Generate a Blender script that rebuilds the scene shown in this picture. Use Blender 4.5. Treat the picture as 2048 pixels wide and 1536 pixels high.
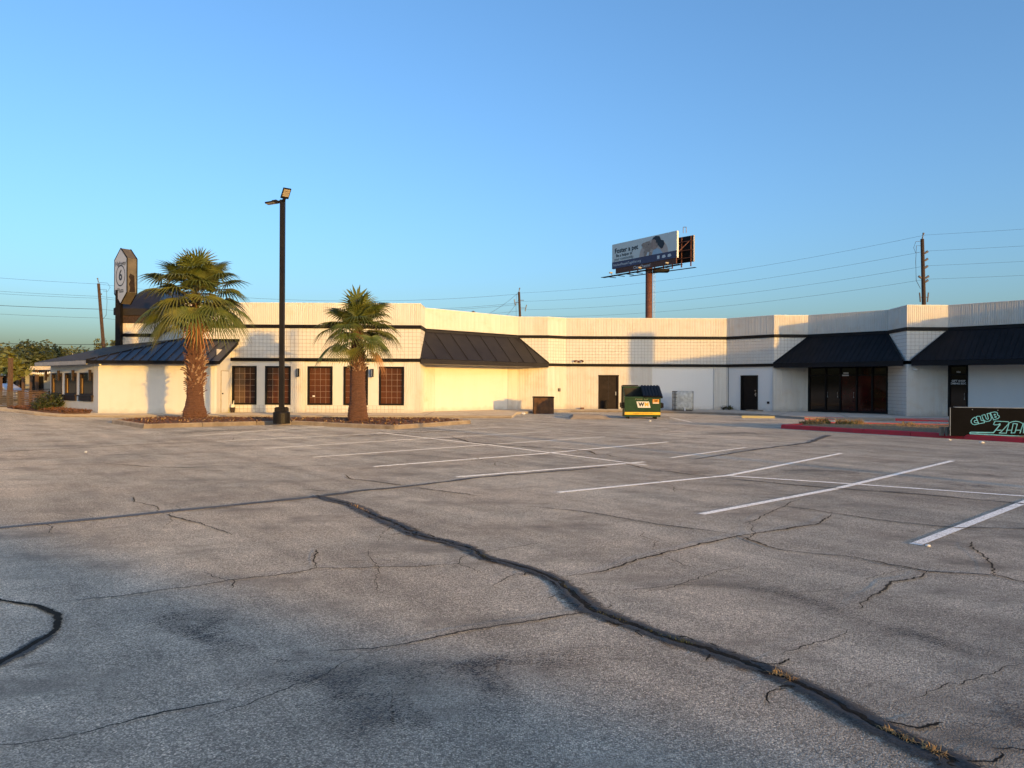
import bpy, bmesh, math, random
from mathutils import Vector, Matrix, Quaternion, noise as mnoise
R = math.radians
random.seed(7)
for o in list(bpy.data.objects): bpy.data.objects.remove(o)
scene = bpy.context.scene
C = scene.collection
# ------------------------------------------------------------------ camera, sky, sun, exposure
EYE = 1.65; FPX = 1500.0; ROLL = 0.005
cam_d = bpy.data.cameras.new('camera'); cam = bpy.data.objects.new('camera', cam_d); C.objects.link(cam)
cam.location = (0, 0, EYE); cam.rotation_euler = (R(90), -ROLL, 0)
cam_d.sensor_width = 36; cam_d.lens = FPX / 2048 * 36; cam_d.clip_start = 0.1; cam_d.clip_end = 4000
scene.camera = cam
SUN_EL = 5.0; LX, LY = -0.60, 0.80            # light travels left and away from the camera
world = bpy.data.worlds.new('World'); scene.world = world; world.use_nodes = True
wn = world.node_tree.nodes; wl = world.node_tree.links
sky = wn.new('ShaderNodeTexSky'); sky.sky_type = 'NISHITA'; sky.sun_disc = False
sky.sun_elevation = R(SUN_EL); sky.sun_rotation = math.atan2(-LX, -LY)
sky.altitude = 0; sky.air_density = 0.9; sky.dust_density = 3.0; sky.ozone_density = 3.1
wl.new(sky.outputs[0], wn['Background'].inputs[0]); wn['Background'].inputs[1].default_value = 0.15
sun_d = bpy.data.lights.new('sun', 'SUN'); sun = bpy.data.objects.new('sun', sun_d); C.objects.link(sun)
sun_d.energy = 2.0; sun_d.angle = R(0.53); sun_d.color = (0.66, 0.35, 0.055)
_ca, _sa = math.cos(R(SUN_EL)), math.sin(R(SUN_EL))
SUN_DIR = Vector((LX * _ca, LY * _ca, -_sa))
sun.rotation_euler = SUN_DIR.to_track_quat('-Z', 'Y').to_euler(); sun.location = (40, -40, 30)
vs = scene.view_settings
vs.view_transform = 'Standard'; vs.look = 'None'; vs.gamma = 1; vs.use_curve_mapping = False
vs.exposure = 1.74
# ------------------------------------------------------------------ helpers
def G(px, py, z=0.0):
    v = (py - 768) - ROLL * (px - 1024)
    D = (EYE - z) * FPX / v
    return Vector(((px - 1024) / FPX * D, D, z))
def W(px, py, D):
    v = (py - 768) - ROLL * (px - 1024)
    return Vector(((px - 1024) / FPX * D, D, EYE - v / FPX * D))
def tag(o, label, cat=None, group=None, kind=None):
    if label: o['label'] = label
    if cat: o['category'] = cat
    if group: o['group'] = group
    if kind: o['kind'] = kind
    return o
def empty(name, loc=(0, 0, 0), rz=0):
    o = bpy.data.objects.new(name, None); C.objects.link(o); o.location = loc; o.rotation_euler = (0, 0, rz)
    o.empty_display_size = 0.2
    return o
def wloc(o):
    l = Vector((0, 0, 0))
    while o is not None:
        l += Vector(o.location); o = o.parent
    return l
class MB:
    def __init__(s): s.v = []; s.f = []; s.uv = None
    def poly(s, pts):
        n = len(s.v); s.v += [tuple(p) for p in pts]; s.f.append(tuple(range(n, n + len(pts)))); return s
    def obox(s, o, a, b, c):
        o, a, b, c = Vector(o), Vector(a), Vector(b), Vector(c)
        n = len(s.v)
        s.v += [tuple(p) for p in (o, o+a, o+a+b, o+b, o+c, o+a+c, o+a+b+c, o+b+c)]
        fs = [(0,3,2,1), (4,5,6,7), (0,1,5,4), (1,2,6,5), (2,3,7,6), (3,0,4,7)]
        if a.cross(b).dot(c) < 0: fs = [tuple(reversed(q)) for q in fs]
        s.f += [tuple(n + i for i in q) for q in fs]; return s
    def box(s, c, d, rz=0):
        c = Vector(c); ax = Vector((math.cos(rz), math.sin(rz), 0)) * d[0]; ay = Vector((-math.sin(rz), math.cos(rz), 0)) * d[1]
        az = Vector((0, 0, d[2])); return s.obox(c - ax/2 - ay/2 - az/2, ax, ay, az)
    def prism(s, pts, z0, z1, bottom=True):
        n = len(pts); k = len(s.v)
        area = sum(pts[i][0]*pts[(i+1) % n][1] - pts[(i+1) % n][0]*pts[i][1] for i in range(n))
        if area < 0: pts = list(reversed(pts))
        s.v += [(p[0], p[1], z0) for p in pts] + [(p[0], p[1], z1) for p in pts]
        s.f.append(tuple(k + n + i for i in range(n)))
        if bottom: s.f.append(tuple(k + n - 1 - i for i in range(n)))
        for i in range(n):
            j = (i + 1) % n; s.f.append((k+i, k+j, k+n+j, k+n+i))
        return s
    def extrude(s, pts, vec):
        """pts: planar polygon in 3D, extruded by vec"""
        n = len(pts); k = len(s.v); vec = Vector(vec)
        s.v += [tuple(p) for p in pts] + [tuple(Vector(p) + vec) for p in pts]
        s.f.append(tuple(k + n - 1 - i for i in range(n))); s.f.append(tuple(k + n + i for i in range(n)))
        for i in range(n):
            j = (i + 1) % n; s.f.append((k+i, k+j, k+n+j, k+n+i))
        return s
    def tube(s, pts, r, n=8, cap=True):
        pts = [Vector(p) for p in pts]; m = len(pts)
        rs = r if isinstance(r, (list, tuple)) else [r] * m
        k = len(s.v); up = Vector((0, 0, 1))
        for i in range(m):
            t = (pts[min(i+1, m-1)] - pts[max(i-1, 0)]).normalized()
            a = t.cross(up)
            if a.length < 1e-3: a = t.cross(Vector((0, 1, 0)))
            a.normalize(); b = t.cross(a).normalized()
            for j in range(n):
                th = 2*math.pi*j/n
                s.v.append(tuple(pts[i] + a*math.cos(th)*rs[i] + b*math.sin(th)*rs[i]))
        for i in range(m-1):
            for j in range(n):
                q = (j+1) % n
                s.f.append((k+i*n+j, k+(i+1)*n+j, k+(i+1)*n+q, k+i*n+q))
        if cap:
            s.f.append(tuple(k+j for j in range(n))); s.f.append(tuple(k+(m-1)*n+n-1-j for j in range(n)))
        return s
    def lathe(s, prof, c=(0, 0), n=24, wob=0.0):
        k = len(s.v); m = len(prof)
        for (r, z) in prof:
            for j in range(n):
                th = 2*math.pi*j/n
                rr = r * (1 + wob * mnoise.noise(Vector((math.cos(th)*1.7, math.sin(th)*1.7, z*2.1 + c[0])))) if wob else r
                s.v.append((c[0] + rr*math.cos(th), c[1] + rr*math.sin(th), z))
        for i in range(m-1):
            for j in range(n):
                q = (j+1) % n; s.f.append((k+i*n+j, k+i*n+q, k+(i+1)*n+q, k+(i+1)*n+j))
        s.f.append(tuple(k+n-1-j for j in range(n))); s.f.append(tuple(k+(m-1)*n+j for j in range(n)))
        return s
    def mesh(s, name, m=None, smooth=False, off=Vector((0, 0, 0))):
        me = bpy.data.meshes.new(name)
        vv = s.v if off.length < 1e-9 else [(p[0]-off.x, p[1]-off.y, p[2]-off.z) for p in s.v]
        me.from_pydata(vv, [], s.f)
        if m: me.materials.append(m)
        if smooth: me.polygons.foreach_set('use_smooth', [True]*len(me.polygons))
        return me
    def build(s, name, m, parent=None, smooth=False, local=False, kind=None):
        off = Vector((0, 0, 0)) if (local or parent is None) else wloc(parent)
        o = bpy.data.objects.new(name, s.mesh(name, m, smooth, off)); C.objects.link(o)
        if parent: o.parent = parent
        if kind: o['kind'] = kind
        return o
def inst(name, me, parent, loc=(0, 0, 0), rot=(0, 0, 0), sc=(1, 1, 1)):
    o = bpy.data.objects.new(name, me); C.objects.link(o); o.parent = parent
    o.location = Vector(loc) - (wloc(parent) if parent else Vector((0, 0, 0))); o.rotation_euler = rot; o.scale = sc
    return o
def copy_tree(o, parent=None):
    c = o.copy(); C.objects.link(c); c.parent = parent
    for ch in list(o.children): copy_tree(ch, c)
    return c
# ------------------------------------------------------------------ materials
MATS = {}
def nodes_of(name):
    m = bpy.data.materials.new(name); m.use_nodes = True; MATS[name] = m
    nt = m.node_tree; return m, nt.nodes, nt.links, nt.nodes['Principled BSDF']
def N(nd, t, **kw):
    n = nd.new(t)
    for k, v in kw.items():
        if k in n.inputs.keys() if isinstance(k, str) else False: n.inputs[k].default_value = v
        else: setattr(n, k, v)
    return n
def noise(nd, lk, co, scale, detail=4, rough=0.55, stretch=None):
    t = nd.new('ShaderNodeTexNoise'); t.inputs['Scale'].default_value = scale; t.inputs['Detail'].default_value = detail
    t.inputs['Roughness'].default_value = rough
    if stretch:
        mp = nd.new('ShaderNodeMapping'); mp.inputs['Scale'].default_value = stretch; lk.new(co, mp.inputs[0]); co = mp.outputs[0]
    lk.new(co, t.inputs['Vector']); return t.outputs[0]
def ramp(nd, lk, src, stops):
    r = nd.new('ShaderNodeValToRGB'); e = r.color_ramp.elements
    while len(e) < len(stops): e.new(0.5)
    for i, (p, c) in enumerate(stops):
        e[i].position = p; e[i].color = (c, c, c, 1) if isinstance(c, (int, float)) else (*c, 1)
    lk.new(src, r.inputs[0]); return r.outputs[0]
def mix(nd, lk, fac, a, b, mode='MIX'):
    x = nd.new('ShaderNodeMix'); x.data_type = 'RGBA'; x.blend_type = mode
    for s, i in ((fac, 0), (a, 6), (b, 7)):
        if isinstance(s, bpy.types.NodeSocket): lk.new(s, x.inputs[i])
        else: x.inputs[i].default_value = s if isinstance(s, (int, float)) and i == 0 else ((*s, 1) if len(s) == 3 else s)
    return x.outputs[2]
def mth(nd, lk, op, a, b=None, clamp=False):
    x = nd.new('ShaderNodeMath'); x.operation = op; x.use_clamp = clamp
    for s, i in ((a, 0), (b, 1)):
        if s is None: continue
        if isinstance(s, bpy.types.NodeSocket): lk.new(s, x.inputs[i])
        else: x.inputs[i].default_value = s
    return x.outputs[0]
def bump(nd, lk, h, strength, dist, bs):
    b = nd.new('ShaderNodeBump'); b.inputs['Strength'].default_value = strength; b.inputs['Distance'].default_value = dist
    lk.new(h, b.inputs['Height']); lk.new(b.outputs[0], bs.inputs['Normal']); return b
def pos(nd):
    return nd.new('ShaderNodeNewGeometry').outputs['Position']
def mat(name, col, rough=0.6, var=0.12, scale=3.0, col2=None, metal=0.0, bmp=0.0, bscale=60, bdist=0.004, stretch=None, spec=0.5, obj=False, emit=None):
    m, nd, lk, bs = nodes_of(name)
    co = nd.new('ShaderNodeTexCoord').outputs['Object'] if obj else pos(nd)
    c2 = col2 or tuple(max(0, c*(1-2*var)) for c in col)
    f = ramp(nd, lk, noise(nd, lk, co, scale, 6, 0.6, stretch), [(0.3, 0.0), (0.72, 1.0)])
    lk.new(mix(nd, lk, f, col, c2), bs.inputs['Base Color'])
    bs.inputs['Roughness'].default_value = rough; bs.inputs['Metallic'].default_value = metal
    bs.inputs['Specular IOR Level'].default_value = spec
    if rough >= 0.8: bs.inputs['Diffuse Roughness'].default_value = 0.9
    if bmp: bump(nd, lk, noise(nd, lk, co, bscale, 5, 0.6), bmp, bdist, bs)
    if emit: bs.inputs['Emission Color'].default_value = (*emit[0], 1); bs.inputs['Emission Strength'].default_value = emit[1]
    return m
def white_wall(name, base, dirt, bmp, bscale, bdist, streak=0.5, stain=0.35):
    """painted masonry: vertical streaks, tan patches, grime near the ground"""
    m, nd, lk, bs = nodes_of(name); co = pos(nd)
    s = ramp(nd, lk, noise(nd, lk, co, 1.0, 5, 0.6, (5, 5, 0.35)), [(0.42, 0.0), (0.75, 1.0)])
    c = mix(nd, lk, mth(nd, lk, 'MULTIPLY', s, streak), base, dirt)
    p = ramp(nd, lk, noise(nd, lk, co, 0.9, 4, 0.65, (1, 1, 1.3)), [(0.52, 0.0), (0.7, 1.0)])
    c = mix(nd, lk, mth(nd, lk, 'MULTIPLY', p, stain), c, (dirt[0]*0.95, dirt[1]*0.86, dirt[2]*0.76))
    sp = nd.new('ShaderNodeSeparateXYZ'); lk.new(co, sp.inputs[0])
    al = mth(nd, lk, 'FLOOR', mth(nd, lk, 'DIVIDE', mth(nd, lk, 'SUBTRACT', sp.outputs[0], mth(nd, lk, 'MULTIPLY', sp.outputs[1], 0.31)), 0.81))
    wn_ = nd.new('ShaderNodeTexWhiteNoise'); wn_.noise_dimensions = '1D'; lk.new(al, wn_.inputs['W'])
    c = mix(nd, lk, mth(nd, lk, 'MULTIPLY', wn_.outputs['Value'], 0.30 if name == 'ribbed_paint' else 0.0), c, (dirt[0], dirt[1]*0.97, dirt[2]*0.92))
    f = noise(nd, lk, co, 40, 3, 0.6)
    c = mix(nd, lk, mth(nd, lk, 'MULTIPLY', ramp(nd, lk, f, [(0.6, 0.0), (0.75, 1.0)]), 0.22), c, (0.35, 0.32, 0.28))
    z = nd.new('ShaderNodeSeparateXYZ'); lk.new(co, z.inputs[0])
    zz = mth(nd, lk, 'ADD', z.outputs[2], mth(nd, lk, 'MULTIPLY', noise(nd, lk, co, 3, 4), 0.5))
    g = ramp(nd, lk, zz, [(0.30, 1.0), (0.62, 0.0)])
    c = mix(nd, lk, mth(nd, lk, 'MULTIPLY', g, 0.45), c, (0.33, 0.28, 0.22))
    lk.new(c, bs.inputs['Base Color']); bs.inputs['Roughness'].default_value = 0.75; bs.inputs['Specular IOR Level'].default_value = 0.25
    bump(nd, lk, noise(nd, lk, co, bscale, 6, 0.65), bmp, bdist, bs)
    return m
M = MATS
WHITE = (0.71, 0.69, 0.635)
white_wall('ribbed_paint', WHITE, (0.63, 0.57, 0.49), 0.6, 38, 0.02, 0.55, 0.45)
white_wall('block_paint', WHITE, (0.68, 0.62, 0.53), 0.8, 26, 0.03, 0.25, 0.25)
white_wall('stucco_paint', (0.72, 0.70, 0.645), (0.64, 0.60, 0.52), 0.5, 30, 0.012, 0.25, 0.15)
white_wall('smooth_paint', (0.77, 0.765, 0.74), (0.74, 0.71, 0.66), 0.15, 12, 0.006, 0.15, 0.1)
mat('mortar', (0.46, 0.40, 0.33), 0.9, 0.2, 6)
mat('black_trim', (0.014, 0.0125, 0.012), 0.55, 0.3, 4, spec=0.15, bmp=0.2, bscale=20)
mat('awning_brown', (0.020, 0.017, 0.016), 0.5, 0.25, 1.5, spec=0.3, col2=(0.03, 0.026, 0.023), bmp=0.12, bscale=2.5, bdist=0.03)
mat('awning_black', (0.009, 0.009, 0.010), 0.6, spec=0.15, var=0.25, scale=1.5, col2=(0.015, 0.015, 0.018), bmp=0.12, bscale=2.5, bdist=0.03)
mat('roof_metal', (0.022, 0.026, 0.036), 0.4, 0.2, 1.2, col2=(0.04, 0.045, 0.06), bmp=0.1, bscale=2.5, bdist=0.02)
mat('roof_shingle', (0.03, 0.027, 0.025), 0.85, 0.3, 8, bmp=0.6, bscale=14, bdist=0.03)
mat('soffit', (0.45, 0.42, 0.38), 0.7, 0.15, 3)
mat('dark_brick', (0.06, 0.035, 0.028), 0.8, 0.4, 9, bmp=0.5, bscale=22, bdist=0.02)
mat('door_brown', (0.032, 0.021, 0.015), 0.55, 0.3, 3, spec=0.15)
mat('door_dark', (0.013, 0.010, 0.009), 0.55, 0.3, 3, spec=0.15)
mat('copper_pane', (0.115, 0.040, 0.015), 0.12, 0.3, 0.8, col2=(0.06, 0.02, 0.009), spec=0.5)
mat('tinted_pane', (0.008, 0.007, 0.007), 0.05, 0.3, 1.5)
mat('red_pane', (0.055, 0.006, 0.006), 0.06, 0.3, 1.1, col2=(0.012, 0.003, 0.003))
mat('copper_pane_dark', (0.045, 0.018, 0.009), 0.10, 0.3, 0.8, col2=(0.028, 0.012, 0.007))
mat('copper_pane_blind', (0.105, 0.060, 0.034), 0.14, 0.3, 0.8, col2=(0.07, 0.037, 0.02))
mat('muntin', (0.34, 0.24, 0.17), 0.4, 0.1, 3)
mat('window_frame_brown', (0.045, 0.028, 0.022), 0.6, spec=0.2, var=0.3, scale=5)
mat('smoke_pane', (0.02, 0.019, 0.018), 0.08, 0.3, 1.2)
mat('amber_curtain', (0.42, 0.24, 0.06), 0.8, 0.2, 3)
mat('steel', (0.5, 0.49, 0.47), 0.35, 0.15, 8, metal=0.9)
mat('white_plain', (0.8, 0.79, 0.76), 0.6, 0.05, 5)
mat('white_print', (0.72, 0.72, 0.72), 0.6, 0.05, 5)
mat('black_plain', (0.012, 0.012, 0.012), 0.55, 0.2, 5)
mat('concrete', (0.40, 0.36, 0.31), 0.9, 0.22, 1.6, col2=(0.29, 0.25, 0.21), bmp=0.4, bscale=45, bdist=0.006)
mat('curb_concrete', (0.34, 0.285, 0.22), 0.9, 0.25, 2.5, col2=(0.19, 0.15, 0.11), bmp=0.5, bscale=30, bdist=0.01)
mat('red_paint', (0.62, 0.018, 0.030), 0.6, 0.2, 3.5, col2=(0.42, 0.03, 0.035), bmp=0.4, bscale=30, bdist=0.008)
mat('yellow_paint', (0.50, 0.41, 0.17), 0.65, 0.25, 4, col2=(0.45, 0.40, 0.22), bmp=0.3, bscale=30)
mat('soil', (0.12, 0.085, 0.055), 0.95, 0.4, 5, bmp=0.7, bscale=20, bdist=0.03)
mat('straw_soil', (0.26, 0.17, 0.085), 0.95, 0.4, 3, col2=(0.13, 0.095, 0.055), bmp=0.7, bscale=30, bdist=0.03)
mat('mulch', (0.13, 0.062, 0.036), 0.95, 0.4, 9, col2=(0.06, 0.035, 0.022), bmp=0.8, bscale=30, bdist=0.03)
mat('mulch_chip', (0.17, 0.078, 0.045), 0.9, 0.4, 25, col2=(0.07, 0.036, 0.023))
mat('dry_grass', (0.50, 0.33, 0.14), 0.85, 0.3, 12, col2=(0.28, 0.18, 0.08))
mat('green_weed', (0.07, 0.085, 0.022), 0.8, 0.3, 12, col2=(0.14, 0.13, 0.04))
mat('far_ground', (0.13, 0.12, 0.07), 0.95, 0.3, 0.3, col2=(0.17, 0.14, 0.09))
mat('bark', (0.12, 0.085, 0.06), 0.9, 0.3, 12, bmp=0.7, bscale=18, bdist=0.02)
mat('pole_wood', (0.10, 0.062, 0.042), 0.9, 0.35, 6, stretch=(6, 6, 0.4), bmp=0.5, bscale=18, bdist=0.01)
mat('wire', (0.03, 0.03, 0.032), 0.6, 0.1, 3)
mat('insulator', (0.16, 0.15, 0.15), 0.4, 0.2, 5)
mat('pole_black', (0.017, 0.014, 0.012), 0.5, 0.25, 3, spec=0.2)
mat('led_lens', (0.50, 0.42, 0.30), 0.3, 0.1, 9)
mat('rust_steel', (0.17, 0.062, 0.035), 0.75, 0.35, 3, col2=(0.09, 0.035, 0.022), bmp=0.2, bscale=12)
mat('billboard_grey', (0.74, 0.74, 0.69), 0.6, 0.03, 1)
mat('billboard_navy', (0.075, 0.07, 0.13), 0.6, 0.05, 1)
mat('print_ink', (0.03, 0.035, 0.045), 0.6, 0.05, 1)
mat('print_grey', (0.16, 0.18, 0.19), 0.6, 0.05, 1)
mat('print_peach', (0.60, 0.46, 0.39), 0.6, 0.03, 1)
mat('print_skin', (0.50, 0.33, 0.26), 0.6, 0.2, 2)
mat('print_shirt', (0.45, 0.57, 0.68), 0.6, 0.1, 2)
mat('print_dog', (0.30, 0.21, 0.165), 0.7, 0.35, 3, col2=(0.46, 0.36, 0.30))
mat('dumpster_green', (0.008, 0.040, 0.017), 0.55, 0.3, 4, spec=0.25, col2=(0.018, 0.055, 0.026), bmp=0.2, bscale=9, bdist=0.01)
mat('dumpster_inside', (0.05, 0.045, 0.03), 0.8, 0.4, 4)
mat('black_plastic', (0.009, 0.009, 0.011), 0.5, 0.2, 4, spec=0.2)
mat('decal_yellow', (0.85, 0.55, 0.04), 0.5, 0.1, 6)
mat('decal_orange', (0.85, 0.36, 0.06), 0.5, 0.1, 6)
mat('decal_gold', (0.82, 0.42, 0.03), 0.5, 0.05, 6)
mat('chalk', (0.55, 0.55, 0.38), 0.8, 0.2, 12)
mat('tote_plastic', (0.66, 0.66, 0.62), 0.45, 0.2, 5, col2=(0.34, 0.33, 0.29), bmp=0.3, bscale=6, bdist=0.02)
mat('cage', (0.14, 0.12, 0.11), 0.5, 0.3, 5, metal=0.5)
mat('bin_dark', (0.035, 0.026, 0.02), 0.7, 0.4, 2, spec=0.2, col2=(0.19, 0.085, 0.035), bmp=0.2, bscale=9)
mat('sign_black', (0.005, 0.005, 0.006), 0.6, 0.2, 3, spec=0.08)
mat('cyan_paint', (0.10, 0.42, 0.60), 0.5, 0.2, 9, col2=(0.20, 0.50, 0.66), spec=0.2)
mat('sign_face', (0.55, 0.57, 0.60), 0.45, 0.04, 1)
mat('sign_side', (0.15, 0.125, 0.085), 0.6, 0.25, 2)
mat('fence_wood', (0.09, 0.052, 0.034), 0.85, 0.35, 6, stretch=(2, 2, 12), col2=(0.13, 0.09, 0.065))
mat('fence_grey', (0.13, 0.115, 0.105), 0.85, 0.35, 6, stretch=(2, 2, 12))
mat('post_wood', (0.13, 0.08, 0.05), 0.85, 0.3, 6, stretch=(5, 5, 0.6))
mat('bulb', (0.9, 0.88, 0.8), 0.3, 0.02, 3)
mat('house_wall', (0.62, 0.56, 0.47), 0.85, 0.1, 2)
mat('orange_roof', (0.36, 0.13, 0.06), 0.8, 0.2, 4)
mat('grey_wall', (0.42, 0.44, 0.44), 0.8, 0.15, 2)
mat('car_paint', (0.55, 0.57, 0.6), 0.25, 0.03, 2, spec=0.6)
mat('tyre', (0.02, 0.02, 0.02), 0.8, 0.2, 6)
mat('leaf_oak', (0.055, 0.075, 0.020), 0.6, 0.4, 1.2, col2=(0.115, 0.115, 0.032))
mat('leaf_dark', (0.030, 0.046, 0.015), 0.6, 0.4, 1.2, col2=(0.06, 0.072, 0.022))
mat('leaf_bright', (0.11, 0.13, 0.03), 0.6, 0.4, 1.5, col2=(0.17, 0.17, 0.05))
mat('frond_green', (0.060, 0.092, 0.022), 0.45, 0.35, 2.2, col2=(0.135, 0.145, 0.028), spec=0.35)
mat('frond_gold', (0.17, 0.16, 0.026), 0.5, 0.3, 2.2, col2=(0.08, 0.095, 0.02), spec=0.35)
mat('frond_dead', (0.42, 0.19, 0.06), 0.7, 0.35, 3, col2=(0.30, 0.15, 0.06))
mat('petiole', (0.16, 0.14, 0.05), 0.6, 0.3, 4)
mat('palm_trunk', (0.14, 0.064, 0.036), 0.95, 0.4, 7, col2=(0.075, 0.035, 0.022), stretch=(1, 1, 4), bmp=0.9, bscale=26, bdist=0.03)
mat('leaf_boot', (0.17, 0.078, 0.046), 0.9, 0.35, 8, col2=(0.085, 0.035, 0.022), bmp=0.4, bscale=40)
mat('leaf_boot_pale', (0.36, 0.25, 0.175), 0.9, 0.3, 8, col2=(0.20, 0.11, 0.07), bmp=0.4, bscale=40)
mat('litter', (0.75, 0.74, 0.7), 0.7, 0.05, 9)
mat('litter_tan', (0.45, 0.36, 0.26), 0.8, 0.2, 9)

def asphalt(name):
    m, nd, lk, bs = nodes_of(name); co = pos(nd)
    agg = nd.new('ShaderNodeTexVoronoi'); agg.inputs['Scale'].default_value = 115; lk.new(co, agg.inputs['Vector'])
    sep = nd.new('ShaderNodeSeparateColor'); lk.new(agg.outputs['Color'], sep.inputs[0]); cell = sep.outputs[0]
    stone = ramp(nd, lk, cell, [(0.0, 0.12), (0.35, 0.36), (0.75, 0.60), (1.0, 1.0)])
    gap = ramp(nd, lk, agg.outputs['Distance'], [(0.25, 1.0), (0.8, 0.42)])
    c = mix(nd, lk, 1.0, stone, gap, 'MULTIPLY')
    n2 = noise(nd, lk, co, 170, 4, 0.7)
    c = mix(nd, lk, 0.3, c, ramp(nd, lk, n2, [(0.3, 0.18), (0.7, 0.66)]))
    grit = mth(nd, lk, 'MULTIPLY', mth(nd, lk, 'SUBTRACT', cell, 0.5), 0.16)
    # mid-scale mottling, bleached lanes and turning streaks
    mo = ramp(nd, lk, mth(nd, lk, 'ADD', noise(nd, lk, co, 1.7, 7, 0.7), mth(nd, lk, 'MULTIPLY', grit, 0.4)), [(0.28, 0.78), (0.72, 1.2)])
    c = mix(nd, lk, 1.0, c, mo, 'MULTIPLY')
    rot = nd.new('ShaderNodeMapping'); rot.inputs['Rotation'].default_value = (0, 0, R(52)); lk.new(co, rot.inputs[0])
    stv = ramp(nd, lk, noise(nd, lk, rot.outputs[0], 1.0, 5, 0.65, (0.16, 1.5, 1)), [(0.36, 0.80), (0.62, 1.10)])
    c = mix(nd, lk, 1.0, c, stv, 'MULTIPLY')
    la = ramp(nd, lk, noise(nd, lk, co, 0.22, 5, 0.6, (1.0, 0.6, 1)), [(0.36, 0.84), (0.6, 1.10)])
    c = mix(nd, lk, 1.0, c, la, 'MULTIPLY')
    # ravelled and oily areas with a grainy border
    rv = mth(nd, lk, 'ADD', noise(nd, lk, co, 0.75, 8, 0.72, (0.8, 1.2, 1)), grit)
    st = ramp(nd, lk, rv, [(0.57, 0.0), (0.66, 1.0)])
    c = mix(nd, lk, mth(nd, lk, 'MULTIPLY', st, 0.55), c, (0.075, 0.075, 0.078))
    drip = ramp(nd, lk, mth(nd, lk, 'ADD', noise(nd, lk, co, 4.5, 3, 0.5), mth(nd, lk, 'MULTIPLY', grit, 0.3)), [(0.70, 0.0), (0.76, 1.0)])
    c = mix(nd, lk, mth(nd, lk, 'MULTIPLY', drip, 0.5), c, (0.07, 0.068, 0.066))
    tint = mix(nd, lk, ramp(nd, lk, noise(nd, lk, co, 0.5, 3), [(0.35, 0.0), (0.65, 1.0)]), (1.27, 1.11, 0.90), (1.23, 1.13, 0.95))
    c = mix(nd, lk, 1.0, c, tint, 'MULTIPLY')
    lk.new(c, bs.inputs['Base Color']); bs.inputs['Roughness'].default_value = 0.85; bs.inputs['Specular IOR Level'].default_value = 0.25
    bs.inputs['Diffuse Roughness'].default_value = 1.0
    h = mth(nd, lk, 'ADD', mth(nd, lk, 'MULTIPLY', agg.outputs['Distance'], -0.8), mth(nd, lk, 'MULTIPLY', n2, 0.5))
    bump(nd, lk, h, 1.0, 0.009, bs)
    return m
asphalt('asphalt')
def ribbon_mat(name, col, col2, edge0, edge1, nscale, namp, rough=0.8, spec=0.4, maxa=1.0, breakup=0.0):
    """flat mark on the asphalt whose border breaks up: UV.x runs across it"""
    m, nd, lk, bs = nodes_of(name); co = pos(nd)
    uv = nd.new('ShaderNodeUVMap'); sx = nd.new('ShaderNodeSeparateXYZ'); lk.new(uv.outputs[0], sx.inputs[0])
    d = mth(nd, lk, 'ABSOLUTE', mth(nd, lk, 'SUBTRACT', mth(nd, lk, 'MULTIPLY', sx.outputs[0], 2.0), 1.0))
    n = mth(nd, lk, 'MULTIPLY', mth(nd, lk, 'SUBTRACT', noise(nd, lk, co, nscale, 5, 0.7), 0.5), namp)
    v_ = nd.new('ShaderNodeMath'); v_.operation = 'ABSOLUTE'; lk.new(mth(nd, lk, 'SUBTRACT', mth(nd, lk, 'MULTIPLY', sx.outputs[1], 2.0), 1.0), v_.inputs[0])
    if name == 'stain_soft': d = mth(nd, lk, 'MAXIMUM', d, v_.outputs[0])
    a = ramp(nd, lk, mth(nd, lk, 'ADD', d, n), [(max(0, edge0), maxa), (edge1, 0.0)])
    if name == 'stain_soft':
        vo = nd.new('ShaderNodeTexVoronoi'); vo.inputs['Scale'].default_value = 115; lk.new(co, vo.inputs['Vector']); sc_ = nd.new('ShaderNodeSeparateColor'); lk.new(vo.outputs['Color'], sc_.inputs[0])
        a = ramp(nd, lk, mth(nd, lk, 'ADD', a, mth(nd, lk, 'MULTIPLY', mth(nd, lk, 'SUBTRACT', sc_.outputs[0], 0.5), 0.5)), [(0.22, 0.0), (0.5, 0.75)])
    if breakup:
        b = ramp(nd, lk, noise(nd, lk, co, 70, 5, 0.75), [(0.48 - breakup * 0.25, 0.3), (0.5, 1.0)])
        b2 = ramp(nd, lk, noise(nd, lk, co, 3.0, 4, 0.6), [(0.3, 0.8), (0.5, 1.0)])
        a = mth(nd, lk, 'MULTIPLY', mth(nd, lk, 'MULTIPLY', a, b), b2)
    c = mix(nd, lk, ramp(nd, lk, noise(nd, lk, co, 60, 5, 0.7), [(0.3, 0.0), (0.7, 1.0)]), col, col2)
    lk.new(c, bs.inputs['Base Color']); bs.inputs['Roughness'].default_value = rough; bs.inputs['Specular IOR Level'].default_value = spec
    lk.new(a, bs.inputs['Alpha']); bs.inputs['Diffuse Roughness'].default_value = 1.0
    bump(nd, lk, noise(nd, lk, co, 90, 4, 0.7), 0.5, 0.006, bs)
    return m
ribbon_mat('line_paint', (0.96, 0.96, 0.95), (0.86, 0.86, 0.85), 0.86, 0.98, 30, 0.25, 0.6, 0.4, 1.0, 0.35)
ribbon_mat('line_worn', (0.95, 0.95, 0.94), (0.84, 0.84, 0.83), 0.8, 0.98, 30, 0.3, 0.7, 0.3, 0.82, 0.5)
ribbon_mat('tar', (0.026, 0.026, 0.028), (0.085, 0.083, 0.082), 0.42, 0.80, 16, 1.1, 0.7, 0.3, 0.9)
ribbon_mat('tar_firm', (0.045, 0.045, 0.05), (0.10, 0.10, 0.10), 0.55, 0.85, 14, 0.8, 0.6, 0.4, 0.85)
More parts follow.
